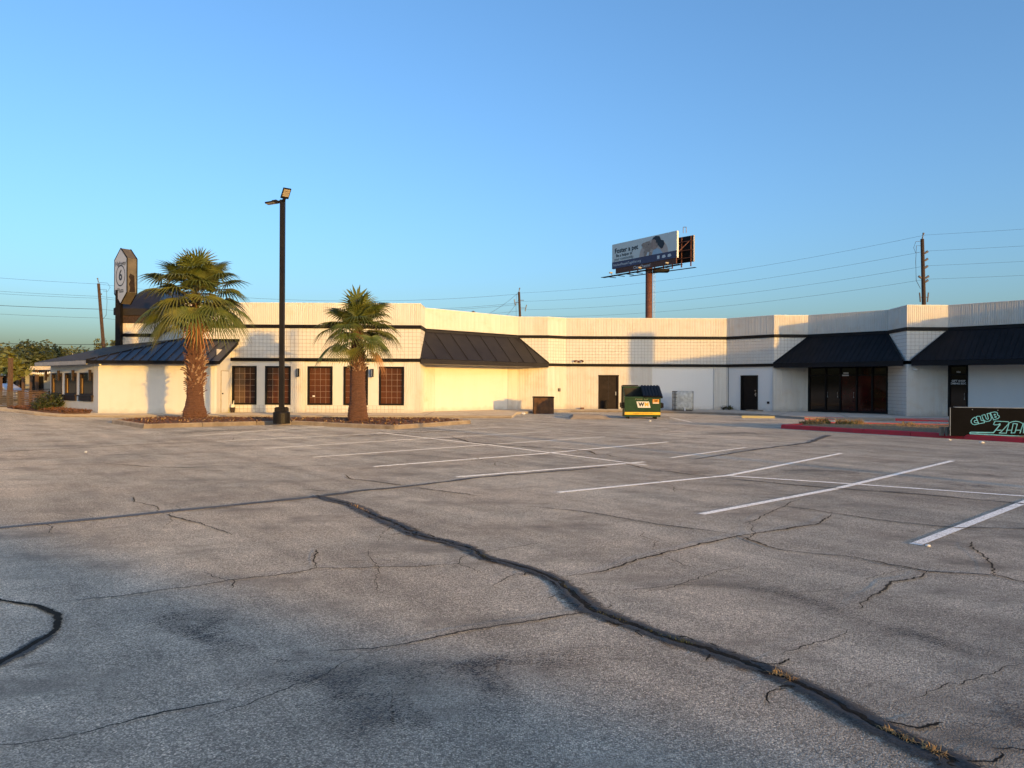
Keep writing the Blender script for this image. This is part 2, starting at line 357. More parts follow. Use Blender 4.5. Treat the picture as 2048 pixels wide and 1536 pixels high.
ribbon_mat('crack_dark', (0.012, 0.011, 0.010), (0.03, 0.027, 0.022), 0.45, 0.75, 28, 1.0, 0.95, 0.1, 1.0)
ribbon_mat('crack_fine', (0.016, 0.015, 0.014), (0.04, 0.037, 0.033), 0.5, 0.9, 20, 1.3, 0.95, 0.1, 0.9)
ribbon_mat('stain_soft', (0.06, 0.06, 0.064), (0.10, 0.10, 0.102), -0.25, 0.9, 4, 1.8, 0.8, 0.3, 0.40, 1.2)
# ------------------------------------------------------------------ ground, parking lot, marks
def struct(o): o['kind'] = 'structure'; return o
struct(MB().poly([(-1500, -1500, -0.02), (1500, -1500, -0.02), (1500, 1500, -0.02), (-1500, 1500, -0.02)]).build('ground', M['far_ground']))
lot = struct(MB().poly([(-140, -120, 0), (140, -120, 0), (140, 47, 0), (-140, 47, 0)]).build('parking_lot', M['asphalt']))
def ribbon(name, pts, width, m, z=0.004, jag=0.0, step=0.12, wvar=0.0, px=True, seed=0, taper=False, prof=None):
    rnd = random.Random(seed * 77 + len(pts))
    P = [G(*p) if px else Vector((p[0], p[1], 0)) for p in pts]
    pl = [P[0]]
    for a, b in zip(P, P[1:]):
        n = max(1, int((b - a).length / step))
        d = (b - a).normalized(); nn = Vector((-d.y, d.x, 0))
        for i in range(1, n + 1):
            p = a.lerp(b, i / n)
            if jag and i < n:
                k = p * (2.2)
                p = p + nn * (jag * 2.0 * mnoise.noise(k + Vector((seed, 0, 0))) + jag * 1.1 * mnoise.noise(k * 4.3 + Vector((0, seed, 0))) + jag * 0.8 * (rnd.random() - .5))
            pl.append(p)
    v, f, u = [], [], []
    L = len(pl)
    for i, p in enumerate(pl):
        t = (pl[min(i+1, L-1)] - pl[max(i-1, 0)]); t.z = 0; t.normalize()
        nn = Vector((-t.y, t.x, 0))
        w = width[0] + (width[1] - width[0]) * i / max(1, L-1) if isinstance(width, tuple) else width
        w *= 1 + wvar * mnoise.noise(p * 1.7 + Vector((seed * 3, 5, 0)))
        if taper: w *= min(1.0, 0.25 + 6 * min(i, L-1-i) / L)
        pr = prof or [(0, 0), (1, 0)]; K = len(pr)
        for (u_, dz) in pr: v.append((p.x + nn.x*w*(0.5-u_), p.y + nn.y*w*(0.5-u_), z + dz*max(0.15, 0.9 + 1.3*mnoise.noise(p*5 + Vector((u_*4, seed, 0))))))
    for i in range(L-1):
        for k in range(K-1): f.append((K*i+k, K*i+k+1, K*i+K+k+1, K*i+K+k))
    me = bpy.data.meshes.new(name); me.from_pydata(v, [], f); me.materials.append(M[m])
    uv = me.uv_layers.new(name='UVMap')
    for p in me.polygons:
        for li in p.loop_indices:
            vi = me.loops[li].vertex_index; uv.data[li].uv = (pr[vi % K][0], (vi // K) / max(1, L-1))
    me.polygons.foreach_set('use_smooth', [True]*len(me.polygons))
    o = bpy.data.objects.new(name, me); C.objects.link(o); o.parent = lot
    return o
# painted stall lines
LINES = [
 ([(434,883),(700,870),(1001,855)], 'line_worn'), ([(530,897),(820,879),(1102,863)], 'line_worn'),
 ([(626,914.7),(930,893),(1210,873.5)], 'line_worn'), ([(748,933.5),(1080,908),(1337,884)], 'line_paint'),
 ([(914,954.5),(1261,926.6),(1290,924)], 'line_paint'), ([(1342,916),(1493.5,895)], 'line_worn'),
 ([(1117,985.5),(1400,957),(1457,951.6),(1683.5,907)], 'line_paint'), ([(1404,1029),(1672.5,978),(1906,922)], 'line_paint'),
 ([(1832,1090),(2048,1006),(2220,940)], 'line_paint'), ([(372,873),(649,853)], 'line_worn'),
 ([(755,865),(1000,893),(1294,931)], 'line_worn'), ([(1464,952.6),(1740,971),(2048,993),(2250,1008)], 'line_paint'),
 ([(1340,835),(1384,845)], 'line_worn')]
for i, (p, m) in enumerate(LINES): ribbon('painted_line', p, 0.125, m, 0.0045 + 0.0003*i, seed=i)
# sealed seams
ribbon('tar_seam', [(-40,1061),(160,1042),(320,1026),(640,994)], 0.20, 'tar_firm', 0.009, 0.015, 0.15, 0.35, seed=1)
ribbon('tar_seam', [(640,994),(708,984),(817,973.5),(961,955.5),(1088,945),(1214,935)], (0.22, 0.13), 'tar', 0.0092, 0.03, 0.15, 0.5, seed=2)
MAIN = [(632,993),(700,1010),(805,1055),(830,1070),(940,1098),(970,1115),(1050,1137),(1110,1160),(1145,1185),(1178,1218),(1250,1247),(1340,1278),(1420,1300),(1500,1332),(1600,1370),(1700,1425),(1800,1475),(1900,1520),(2010,1580)]
ribbon('tar_seam', MAIN, (0.32, 0.29), 'tar', 0.0085, 0.02, 0.045, 0.5, seed=3, prof=[(0, 0), (.14, .001), (.27, .004), (.37, .012), (.45, .0), (.55, .0), (.64, .010), (.74, .003), (.87, .001), (1, 0)])
ribbon('crack', MAIN, (0.080, 0.060), 'crack_dark', 0.0125, 0.030, 0.025, 1.1, seed=4)
for k_ in range(34):
    r_ = random.Random(900+k_); i_ = min(len(MAIN)-2, int(r_.random()**1.2*len(MAIN))); t_ = r_.random(); a_, b_ = MAIN[i_], MAIN[i_+1]
    q_ = G(a_[0]+(b_[0]-a_[0])*t_, a_[1]+(b_[1]-a_[1])*t_); an = r_.uniform(0, 6.28); l_ = r_.uniform(0.08, 0.28); o_ = Vector((r_.gauss(0, .05), r_.gauss(0, .05), 0))
    ribbon('crack', [(q_.x+o_.x, q_.y+o_.y), (q_.x+o_.x+l_*math.cos(an)*.5, q_.y+o_.y+l_*math.sin(an)*.5), (q_.x+o_.x+l_*math.cos(an+.5), q_.y+o_.y+l_*math.sin(an+.5))], r_.uniform(.012, .03), 'crack_dark', 0.0130+0.00003*k_, 0.015, 0.02, 0.9, px=False, seed=900+k_, taper=True)
ribbon('crack', [(p[0]+random.uniform(-7,9), p[1]+random.uniform(-4,5)) for p in MAIN[2:11]], 0.035, 'crack_dark', 0.0128, 0.05, 0.03, 0.9, seed=5)
CR = [
 ([(-60,1190),(0,1200),(75,1213),(110,1228),(118,1245),(105,1270),(60,1295),(0,1330),(-60,1370)], 0.045, 'crack_dark'),
 ([(75,1212),(220,1196),(430,1168),(620,1142),(635,1138),(830,1135),(965,1127)], 0.016, 'crack_fine'),
 ([(635,1138),(630,1120),(637,1100)], 0.015, 'crack_fine'),
 ([(1120,1155),(1200,1146),(1300,1115),(1400,1090),(1470,1075),(1640,1048),(1665,1030)], 0.024, 'crack_fine'),
 ([(1465,1070),(1560,1100),(1700,1115),(1860,1145),(1995,1152),(2048,1165),(2120,1185)], 0.024, 'crack_fine'),
 ([(1180,1225),(1080,1243),(960,1260),(850,1283),(760,1298),(650,1305)], (0.028, 0.012), 'crack_fine'),
 ([(1050,1012),(1120,1020),(1190,1027),(1300,1047),(1340,1053),(1470,1070)], 0.026, 'crack_fine'),
 ([(1855,1145),(1830,1157),(1785,1165),(1770,1182),(1745,1193),(1710,1220)], 0.020, 'crack_fine'),
 ([(1439,957),(1665,977),(1848,990),(2048,1009),(2200,1022)], 0.055, 'crack_fine'),
 ([(1990,1152),(1985,1130),(1967,1110),(1940,1095),(1945,1085)], 0.020, 'crack_fine'),
 ([(318,1025),(310,1012),(270,1004),(262,995)], 0.020, 'crack_fine'), ([(325,1028),(390,1045),(470,1072)], 0.018, 'crack_fine'),
 ([(-60,908),(0,905),(280,890),(434,883)], 0.06, 'crack_fine'),
 ([(1534,1010),(1629,1021),(1756,1041),(1903,1056),(2048,1059),(2200,1062)], 0.026, 'crack_fine'),
 ([(903,874),(940,885),(997,890),(1142,900),(1178,903),(1196,910)], 0.07, 'crack_fine'),
 ([(-20,1500),(60,1490),(150,1475),(280,1440),(380,1420),(470,1398)], 0.012, 'crack_fine'),
 ([(600,980),(680,985),(708,984)], 0.02, 'crack_fine'), ([(690,950),(700,958),(817,973)], 0.03, 'crack_fine'),
 ([(830,976),(960,993)], 0.025, 'crack_fine'), ([(1490,1050),(1560,1018),(1600,1000)], 0.014, 'crack_fine'),
 ([(1570,1310),(1650,1285),(1710,1262)], 0.010, 'crack_fine'), ([(1240,925),(1300,940),(1439,957)], 0.04, 'crack_fine'),
 ([(1980,1500),(2048,1505),(2100,1506)], 0.012, 'crack_fine'), ([(180,925),(300,935),(480,938),(700,930)], 0.03, 'crack_fine'),
 ([(-40,838),(60,834),(140,833)], 0.06, 'crack_fine'), ([(760,1298),(640,1360),(420,1440)], 0.008, 'crack_fine'),
 ([(1820,1410),(1900,1370),(2048,1330)], 0.008, 'crack_fine')]
for i, (p, w, m) in enumerate(CR): ribbon('crack', p, tuple(1.35*q for q in w) if isinstance(w, tuple) else 1.35*w, m, 0.0105 + 0.00012*i, 0.012 if m == 'crack_dark' else 0.022, 0.035, 0.8, seed=10+i, taper=True)
ribbon('tar_seam', [(1391,919),(1519,898.6),(1618,886),(1658,871)], (0.10, 0.28), 'tar', 0.0098, 0.03, 0.2, 0.5, seed=61)
ribbon('tar_seam', [(-60,1372),(0,1330),(60,1297),(104,1272)], 0.16, 'tar', 0.0099, 0.02, 0.05, 0.5, seed=62)
for k_ in range(46):                                     # hairline cracks across the lot
    r_ = random.Random(500+k_); q_ = G(r_.uniform(60, 2000), 880 + 560*r_.random()**1.3); an = r_.choice((0.3, 1.9, 0.35, 1.8, r_.uniform(0, 3.1))) + r_.gauss(0, .2); pts_ = [(q_.x, q_.y)]
    for j_ in range(r_.randint(3, 6)):
        an += r_.gauss(0, .35); l_ = r_.uniform(.25, .8)*max(.4, q_.y/10); pts_.append((pts_[-1][0]+l_*math.cos(an), pts_[-1][1]+l_*math.sin(an)))
    if max(p[1] for p in pts_) < 25 and q_.y > 5.6: ribbon('crack', pts_, r_.uniform(.007, .015)*max(1, q_.y/8), 'crack_fine', 0.0140+0.00002*k_, 0.025, 0.04, 0.8, px=False, seed=500+k_, taper=True)
# oil and rubber stains with shapes of their own
for i, (p, w) in enumerate([([(1180,923),(1295,922)], 0.7), ([(1335,944),(1450,946)], 0.8), ([(560,1350),(900,1340),(1340,1290)], 0.5),
    ([(500,1330),(640,1345),(860,1420)], 0.9), ([(1440,1150),(1600,1195),(1800,1260)], 0.5), ([(1720,1240),(1900,1290),(2060,1340)], 0.4),
    ([(930,1300),(1010,1480)], 0.45), ([(360,1205),(490,1285)], 0.5), ([(560,880),(860,862),(1040,856)], 2.0), ([(260,872),(420,862),(620,856)], 1.8),
    ([(600,1470),(900,1400)], 0.8), ([(1990,1520),(2070,1360)], 0.6), ([(220,842),(420,846),(660,846)], 1.2), ([(1330,868),(1600,866)], 1.8), ([(1230,840),(1350,841)], 1.2),
    ([(250,1205),(560,1350)], 0.4), ([(1500,935),(1800,950)], 1.0), ([(1850,960),(2060,985)], 0.9)]):
    ribbon('stain', p, w, 'stain_soft', 0.0030 + 0.00006*i, 0.05, 0.15, 0.5, seed=80+i)
# ------------------------------------------------------------------ sidewalk, pads, islands
SW = [(-29.4,42.9),(-26.4,40.0),(-23.5,36.9),(-21.2,35.2),(-18.4,34.7),(-13,34.7),(-5,35.6),(0,36.1),(0.25,40.5),(1.6,43.4),(3.5,44.7),(8.2,44.7),(11.4,42.2),(13.2,39.6),(14.2,36.4),(20.2,34.7),(24.0,30.8),(27.5,26.5),(28.5,16),(45,16),(45,70),(-45,70),(-45,43)]
side = struct(MB().prism(SW, -0.01, 0.12).build('sidewalk', M['concrete']))
def curb_line(pts, w, z, m, parent, name='curb'):
    """curb stones laid along a polyline, one stone per 1.5 m, on the inner side of the line"""
    for a, b in zip(pts, pts[1:]):
        a, b = Vector((*a, 0)), Vector((*b, 0)); L = (b - a).length; d = (b - a) / L; nn = Vector((-d.y, d.x, 0))
        k = max(1, round(L / 1.8)); s = L / k
        for i in range(k):
            o = a + d * (s*i + 0.008) - nn * 0.012
            zz = z + random.uniform(-0.006, 0.006)
            mb = MB(); q = o + d * (s - 0.016)
            prof = [(0, 0.0), (0.02, zz - 0.03), (0.05, zz), (w, zz)]
            lo = [o + nn*x + Vector((0, 0, h)) for x, h in prof] + [o + nn*w]
            mb.extrude(lo, q - o); mb.build(name, m, parent)
curb_line(SW[1:8], 0.16, 0.132, M['curb_concrete'], side)
curb_line([SW[10], (8.2,44.7), (11.4,42.2), (13.2,39.6)], 0.16, 0.132, M['curb_concrete'], side)
curb_line([(14.2,36.4), (15.9,35.93)], 0.16, 0.133, M['red_paint'], side, 'red_curb')
curb_line([(15.95,35.92), (18.0,35.32)], 0.16, 0.131, M['curb_concrete'], side)
curb_line([(18.05,35.30), (20.2,34.7), (22.0,32.9)], 0.16, 0.133, M['red_paint'], side, 'red_curb')
# joints of the sidewalk slabs
for k, (a, b) in enumerate([((-17,34.9),(-17,36.7)), ((-13.5,34.9),(-13.6,38.5)), ((-10.4,35.2),(-10.4,38.5)), ((-7.2,35.5),(-7.2,38.5)), ((-4.2,35.8),(-4.2,40.5)), ((-1.2,36.1),(-3.0,41.8)), ((12.3,41.2),(14.0,43.0)), ((13.6,38.4),(16.4,43.8)), ((16.2,36.0),(18.0,41.6)), ((19.5,35.2),(20.0,38.0))]):
    o = ribbon('slab_joint', [a, b], 0.035, 'crack_fine', 0.124, 0.004, 0.3, 0.3, px=False, seed=200+k); o.parent = side
pad = MB()
a = [(2.75,35.4),(4.75,35.4),(4.6,38.6),(2.95,38.6)]
n = len(a); inn = [(2.95,35.9),(4.5,35.9),(4.45,38.3),(3.1,38.3)]
for i in range(4):
    j = (i+1) % 4; pad.poly([(*a[i], 0.002), (*a[j], 0.002), (*inn[j], 0.13), (*inn[i], 0.13)])
pad.poly([(*p, 0.13) for p in inn])
tag(pad.build('concrete_pad', M['curb_concrete']), 'low sloped concrete pad on the asphalt left of the green dumpster', 'concrete pad')
def island(name, pts, w, zc, m_curb, m_bed, hump, cells=0.35):
    root = struct(empty(name)); n = len(pts)
    curb_line(pts + [pts[0]], w, zc, m_curb, root, 'curb')
    # bed surface as a bumpy sheet
    bm = bmesh.new(); vs_ = [bm.verts.new((p[0], p[1], 0)) for p in pts]; bm.faces.new(vs_)
    xs = [p[0] for p in pts]; ys = [p[1] for p in pts]
    x = min(xs)
    while x < max(xs):
        g = bm.verts[:] + bm.edges[:] + bm.faces[:]; bmesh.ops.bisect_plane(bm, geom=g, plane_co=(x, 0, 0), plane_no=(1, 0, 0)); x += cells
    y = min(ys)
    while y < max(ys):
        g = bm.verts[:] + bm.edges[:] + bm.faces[:]; bmesh.ops.bisect_plane(bm, geom=g, plane_co=(0, y, 0), plane_no=(0, 1, 0)); y += cells
    def dist(p):
        best = 9
        for i in range(n):
            a, b = Vector(pts[i]), Vector(pts[(i+1) % n]); d = b - a
            t = max(0, min(1, (p - a).dot(d) / d.length_squared)); best = min(best, (p - a - d*t).length)
        return best
    for v in bm.verts:
        d = dist(Vector((v.co.x, v.co.y)))
        v.co.z = 0.10 + hump * min(1, d / 1.0) + 0.03 * mnoise.noise(v.co * 1.8) * min(1, d*3)
    me = bpy.data.meshes.new('bed'); bm.to_mesh(me); bm.free(); me.materials.append(m_bed)
    o = bpy.data.objects.new('bed', me); C.objects.link(o); o.parent = root
    return root, dist
def inside(p, pts):
    c = False; n = len(pts)
    for i in range(n):
        a, b = pts[i], pts[(i+1) % n]
        if (a[1] > p[1]) != (b[1] > p[1]) and p[0] < (b[0]-a[0])*(p[1]-a[1])/(b[1]-a[1]) + a[0]: c = not c
    return c
ISL = [(-16.0,30.0),(-13.1,26.7),(-9.9,29.1),(-8.7,29.6),(-4.2,26.8),(-1.7,31.0),(-2.8,32.4),(-9,32.2),(-15,32.2)]
isl, isl_d = island('palm_island', ISL, 0.17, 0.15, M['curb_concrete'], M['mulch'], 0.09)
RED = [(10.3,28.7),(15.0,22.0),(20.5,14.2),(27,14.5),(27,22),(18.5,29.6),(12.9,30.9)]
red, red_d = island('grass_island', RED, 0.17, 0.15, M['red_paint'], M['straw_soil'], 0.06)
def chips(name, count, sampler, m, size, parent, flat=0.5, seed=1):
    rnd = random.Random(seed); mb = MB()
    for _ in range(count):
        p = sampler(rnd)
        if p is None: continue
        a = rnd.uniform(0, 6.28); t = rnd.uniform(-flat, flat); l = size * rnd.uniform(0.5, 1.5); w = l * rnd.uniform(0.2, 0.5)
        ax = Vector((math.cos(a)*math.cos(t), math.sin(a)*math.cos(t), math.sin(t))) * l; ay = Vector((-math.sin(a), math.cos(a), rnd.uniform(-.4, .4))) * w
        mb.poly([p - ax/2 - ay/2, p + ax/2 - ay/2, p + ax/2 + ay/2, p - ax/2 + ay/2])
    return mb.build(name, m, parent, kind='stuff')
def isl_pt(rnd):
    p = (rnd.uniform(-16, -1.7), rnd.uniform(26.7, 32.4))
    if not inside(p, ISL): return None
    d = isl_d(Vector(p))
    if d < 0.12: return None
    return Vector((p[0], p[1], 0.115 + 0.09*min(1, d) + 0.02))
chips('mulch_chips', 5200, isl_pt, M['mulch_chip'], 0.10, isl, 0.6, 3)
chips('dry_leaves', 900, isl_pt, M['dry_grass'], 0.09, isl, 0.9, 4)
def blades(name, count, sampler, m, h, parent, seed=1, lean=0.9):
    rnd = random.Random(seed); mb = MB()
    for _ in range(count):
        p = sampler(rnd)
        if p is None: continue
        a = rnd.uniform(0, 6.28); w = rnd.uniform(0.25, 0.6)*min(0.03, h*0.14); l = h * rnd.uniform(0.4, 1.2); t = rnd.uniform(0.15, lean)
        d = Vector((math.cos(a)*math.sin(t), math.sin(a)*math.sin(t), math.cos(t))); s = Vector((-math.sin(a), math.cos(a), 0)) * w
        mid = p + d*l*0.5 + Vector((0, 0, 0.05*l)); tip = p + d*l + Vector((math.cos(a), math.sin(a), -1)) * l * 0.25
        mb.poly([p - s, p + s, mid + s*0.8, mid - s*0.8]); mb.poly([mid - s*0.8, mid + s*0.8, tip])
    return mb.build(name, m, parent, kind='stuff')
def red_pt(rnd):
    p = (rnd.uniform(10.3, 22), rnd.uniform(18, 31))
    if not inside(p, RED): return None
    d = red_d(Vector(p))
    if d < 0.1: return None
    n_ = mnoise.noise(Vector((p[0]*0.7, p[1]*0.7, 3)))
    if d > 0.9 and n_ < -0.05 and rnd.random() < 0.75: return None
    return Vector((p[0], p[1], 0.10 + 0.06*min(1, d)))
blades('dry_grass', 15000, red_pt, M['dry_grass'], 0.085, red, 5, 1.5)
def tuft_pt(c, r):
    def f(rnd):
        a = rnd.uniform(0, 6.28); q = r * math.sqrt(rnd.random()); return Vector((c[0] + q*math.cos(a), c[1] + q*math.sin(a), c[2]))
    return f
rt = random.Random(31)
for k in range(16):
    c_ = (11.6 + rt.random()**1.3*5.5, 0, 0.13); c_ = (c_[0], 30.0 - (c_[0]-11.6)*0.38 + rt.uniform(-.5, .45), 0.13)
    big = 1.0 if c_[0] < 14 else 0.6
    blades('dry_tuft', int(170*big), tuft_pt(c_, rt.uniform(0.15, 0.4)), M['dry_grass' if rt.random() < 0.8 else 'green_weed'], rt.uniform(0.2, 0.4)*big, red, 300+k, 1.15)
# weeds that grow in the main crack
def crack_pt(p0, p1):
    A, B = [G(*p) for p in (p0, p1)]
    def f(rnd):
        q = A.lerp(B, rnd.random()); return Vector((q.x + rnd.gauss(0, 0.012), q.y + rnd.gauss(0, 0.012), 0.012))
    return f
for i, (p0, p1, cnt, m, h) in enumerate([((1350,1282),(1392,1293),70,'green_weed',0.03), ((1545,1348),(1590,1366),60,'dry_grass',0.045), ((1770,1462),(1830,1490),70,'dry_grass',0.04), ((1850,1498),(1895,1518),60,'dry_grass',0.045),
        ((1110,1160),(1150,1190),30,'green_weed',0.025), ((1178,1220),(1260,1250),50,'green_weed',0.025), ((1290,1262),(1345,1280),40,'green_weed',0.025), ((930,1096),(975,1117),25,'green_weed',0.025), ((700,1010),(740,1026),40,'dry_grass',0.05)]):
    blades('crack_weed', cnt, crack_pt(p0, p1), M[m], h, lot, 40+i, 1.5)
def mark_pt(rnd):
    q = G(rnd.uniform(1330, 1450), rnd.uniform(940, 950)); q.z = 0.01; return q
blades('crack_weed', 90, mark_pt, M['dry_grass'], 0.03, lot, 60, 1.5)
# mulch bed below the annex windows
bed = MB().prism([(-25.9,41.2),(-20.5,36.5),(-20.4,35.9),(-21.3,35.7),(-23.4,37.4),(-26.3,40.4),(-29,43.1),(-28,44)], 0.1, 0.20).build('planting_bed', M['mulch']); struct(bed)
def bed_pt(rnd):
    t = rnd.random(); o = rnd.uniform(-0.5, 0.7)
    p = Vector((-20.6, 36.0, 0)).lerp(Vector((-27.5, 42.2, 0)), t); return p + Vector((-0.66*o, -0.75*o, 0.205 + rnd.uniform(0, .1)))
chips('mulch_chips', 2200, bed_pt, M['mulch_chip'], 0.13, bed, 0.8, 9)
# wheel stop, litter
ws = MB(); q = G(1484, 836); q2 = G(1550, 837)
d = (q2 - q); d.z = 0; L = d.length; d.normalize(); nn = Vector((-d.y, d.x, 0))
ws.extrude([q + nn*x + Vector((0, 0, z)) for x, z in ((0, 0.0), (0.03, 0.11), (0.06, 0.125), (0.12, 0.125), (0.15, 0.11), (0.18, 0.0))], d*L)
tag(ws.build('wheel_stop', M['yellow_paint']), 'faded yellow concrete wheel stop before the dark door on the white facet', 'wheel stop')
for i, (px, py, s, m, lab) in enumerate([(1899,881,0.10,'litter','small white scrap of paper at the foot of the red curb, left one'), (1964,886.5,0.13,'litter','crumpled white paper below the black club sign, against the red curb'), (1047,829,0.22,'litter','white crumpled bag on the pavement left of the rusty bin'),
        (1857,1093,0.05,'litter','tiny pale scrap beside the end of the nearest white stall line'), (1160,838,0.12,'litter_tan','tan scrap lying near the concrete pad'), (173,905,0.07,'litter','tiny white scrap alone on the far left asphalt'), (742,844,0.1,'litter','white cup lying at the foot of the smaller palm'), (1300,843,0.14,'litter','white scrap on the asphalt just in front of the dumpster')]):
    c = G(px, py, 0.0) if i not in (2, 6) else G(px, py, 0.13)
    rnd = random.Random(i); bm = bmesh.new(); bmesh.ops.create_icosphere(bm, subdivisions=2, radius=s/2)
    for v in bm.verts: v.co *= 1 + 0.5*mnoise.noise(v.co*14 + Vector((i*3, 0, 0))); v.co.z = v.co.z*0.5 + s*0.22
    me = bpy.data.meshes.new('paper_scrap'); bm.to_mesh(me); bm.free(); me.materials.append(M[m])
    o = bpy.data.objects.new('paper_scrap', me); C.objects.link(o); o.location = c; tag(o, lab, 'litter', 'litter on the lot')
# ------------------------------------------------------------------ plaza building
Z0, ZLB0, ZLB1, ZUB0, ZUB1, ZT = 0.12, 2.76, 2.93, 4.47, 4.65, 5.75
pz = empty('plaza_building', (0, 42, 0.12))
tag(pz, 'long white ribbed-block strip plaza with black bands and dark sloped awnings', 'building')
class Seg:
    def __init__(s, A, B):
        s.A = Vector((*A, 0)); s.B = Vector((*B, 0)); s.L = (s.B - s.A).length; s.d = (s.B - s.A) / s.L; s.n = Vector((s.d.y, -s.d.x, 0))
    def p(s, t, z, o=0.0): return s.A + s.d*t + s.n*o + Vector((0, 0, z))
    def s_of(s, px):
        """distance along the wall of the point seen in column px"""
        k = (px - 1024) / FPX
        return (k*s.A.y - s.A.x) / (s.d.x - k*s.d.y)
def ribs(mb, g, s0, s1, z0, z1, pitch=0.1, depth=0.022, o=0.0):
    n = max(1, round((s1 - s0) / pitch)); p = (s1 - s0) / n
    prof = [(s0, o)]
    for i in range(n):
        b = s0 + i*p
        j = random.uniform(-0.006, 0.006)
        prof += [(b + 0.52*p, o + j), (b + 0.60*p, o - depth), (b + 0.90*p, o - depth), (b + 0.98*p, o)]
    prof.append((s1, o))
    for (a, oa), (b, ob) in zip(prof, prof[1:]):
        mb.poly([g.p(a, z0, oa), g.p(b, z0, ob), g.p(b, z1, ob), g.p(a, z1, oa)])
    return mb
def blocks(mb, mo, g, s0, s1, z0, z1, bw=0.203, bh=0.194, j=0.012):
    nx = max(1, round((s1-s0)/bw)); nz = max(1, round((z1-z0)/bh)); bw = (s1-s0)/nx; bh = (z1-z0)/nz
    mo.poly([g.p(s0, z0, -0.014), g.p(s1, z0, -0.014), g.p(s1, z1, -0.014), g.p(s0, z1, -0.014)])
    for a in range(nx):
        for b in range(nz):
            x0, x1, y0, y1 = s0+a*bw+j/2, s0+(a+1)*bw-j/2, z0+b*bh+j/2, z0+(b+1)*bh-j/2
            o = random.uniform(-0.002, 0.006); e = 0.006
            F = [g.p(x0+e, y0+e, o), g.p(x1-e, y0+e, o), g.p(x1-e, y1-e, o), g.p(x0+e, y1-e, o)]
            K = [g.p(x0, y0, -0.014), g.p(x1, y0, -0.014), g.p(x1, y1, -0.014), g.p(x0, y1, -0.014)]
            n = len(mb.v); mb.v += [tuple(q) for q in F + K]; mb.f.append((n, n+1, n+2, n+3))
            for i in range(4): q = (i+1) % 4; mb.f.append((n+4+i, n+4+q, n+q, n+i))
def holed(mb, g, s0, s1, z0, z1, holes, o=0.0, depth=0.16):
    xs = sorted({s0, s1, *[h[0] for h in holes], *[h[1] for h in holes]}); zs = sorted({z0, z1, *[h[2] for h in holes], *[h[3] for h in holes]})
    for a, b in zip(xs, xs[1:]):
        for c, e in zip(zs, zs[1:]):
            mx, mz = (a+b)/2, (c+e)/2
            if any(h[0] < mx < h[1] and h[2] < mz < h[3] for h in holes): continue
            mb.poly([g.p(a, c, o), g.p(b, c, o), g.p(b, e, o), g.p(a, e, o)])
    for (a, b, c, e) in holes:
        mb.poly([g.p(a, c, o), g.p(a, c, o-depth), g.p(a, e, o-depth), g.p(a, e, o)]); mb.poly([g.p(b, c, o-depth), g.p(b, c, o), g.p(b, e, o), g.p(b, e, o-depth)])
        mb.poly([g.p(a, c, o), g.p(b, c, o), g.p(b, c, o-depth), g.p(a, c, o-depth)]); mb.poly([g.p(a, e, o-depth), g.p(b, e, o-depth), g.p(b, e, o), g.p(a, e, o)])
    return mb
def gbox(mb, g, s0, s1, z0, z1, o0, o1):
    return mb.obox(g.p(s0, z0, o0), g.d*(s1-s0), g.n*(o1-o0), Vector((0, 0, z1-z0)))
A0 = (-16.9, 38.65); P1 = (-4.74, 38.65); P2 = (-4.74, 40.9); P3 = (0.35, 46.0); P4 = (2.2, 46.0); P5 = (3.36, 46.7); P6 = (13.3, 46.5)
P7 = (15.4, 44.1); P8 = (17.4, 44.1); P9 = (20.4, 40.7); P10 = (20.1, 38.2); P11 = (22.2, 38.2); P12 = (26.4, 33.4); P13 = (26.3, 30.9); P14 = (28.4, 30.9)
P15 = (31.3, 27.6); P16 = (29.55, 18.95); P17 = (39.0, 18.95)
PLAN = [A0, P1, P2, P3, P4, P5, P6, P7, P8, P9, P10, P11, P12, P13, P14, P15, P16, P17]
S = {i: Seg(a, b) for i, (a, b) in enumerate(zip(PLAN, PLAN[1:]))}
# solid core behind the facing, roof deck and coping
def offset(pts, o):
    out = []
    for i, p in enumerate(pts):
        ns = []
        if i > 0: ns.append(Seg(pts[i-1], p).n)
        if i < len(pts)-1: ns.append(Seg(p, pts[i+1]).n)
        n = sum(ns, Vector((0, 0, 0))); n.normalize(); k = 1 / max(0.5, n.dot(ns[0])); out.append((p[0] + n.x*o*k, p[1] + n.y*o*k))
    return out
ins = offset(PLAN, -0.30)
core = MB().prism(ins + [(39, 62), (-16.9, 62)], 0.13, 5.45); core.build('core', M['black_plain'], pz)
cop = MB()
o1, o0 = offset(PLAN, 0.012), offset(PLAN, -0.31)
for i in range(len(PLAN)-1):
    a, b, c, d_ = o1[i], o1[i+1], o0[i+1], o0[i]
    lo = [(*a, ZT), (*b, ZT), (*c, ZT), (*d_, ZT)]; hi = [(x, y, ZT+0.035) for x, y, _ in lo]
    n = len(cop.v); cop.v += lo + hi
    cop.f += [(n+3, n+2, n+1, n), (n+4, n+5, n+6, n+7), (n, n+1, n+5, n+4), (n+2, n+3, n+7, n+6)]
    cop.poly([(*c, ZT), (*d_, ZT), (*d_, 5.4), (*c, 5.4)])
cop.build('coping', M['smooth_paint'], pz)
ZTC = ZT
def facing(i, low='rib', s0=None, s1=None):
    g = S[i]; a = 0.0; b = g.L
    ribs(MB(), g, a, b, ZUB1, ZTC).build('ribbed_parapet', M['ribbed_paint'], pz)
    if low == 'rib': ribs(MB(), g, a, b, Z0, ZLB0).build('ribbed_wall', M['ribbed_paint'], pz)
    return g
def block_course(i):
    g = S[i]; mb = MB(); mo = MB(); blocks(mb, mo, g, 0, g.L, ZLB1, ZUB0)
    o = mb.build('block_course', M['block_paint'], pz, kind='stuff'); mo.build('mortar', M['mortar'], o)
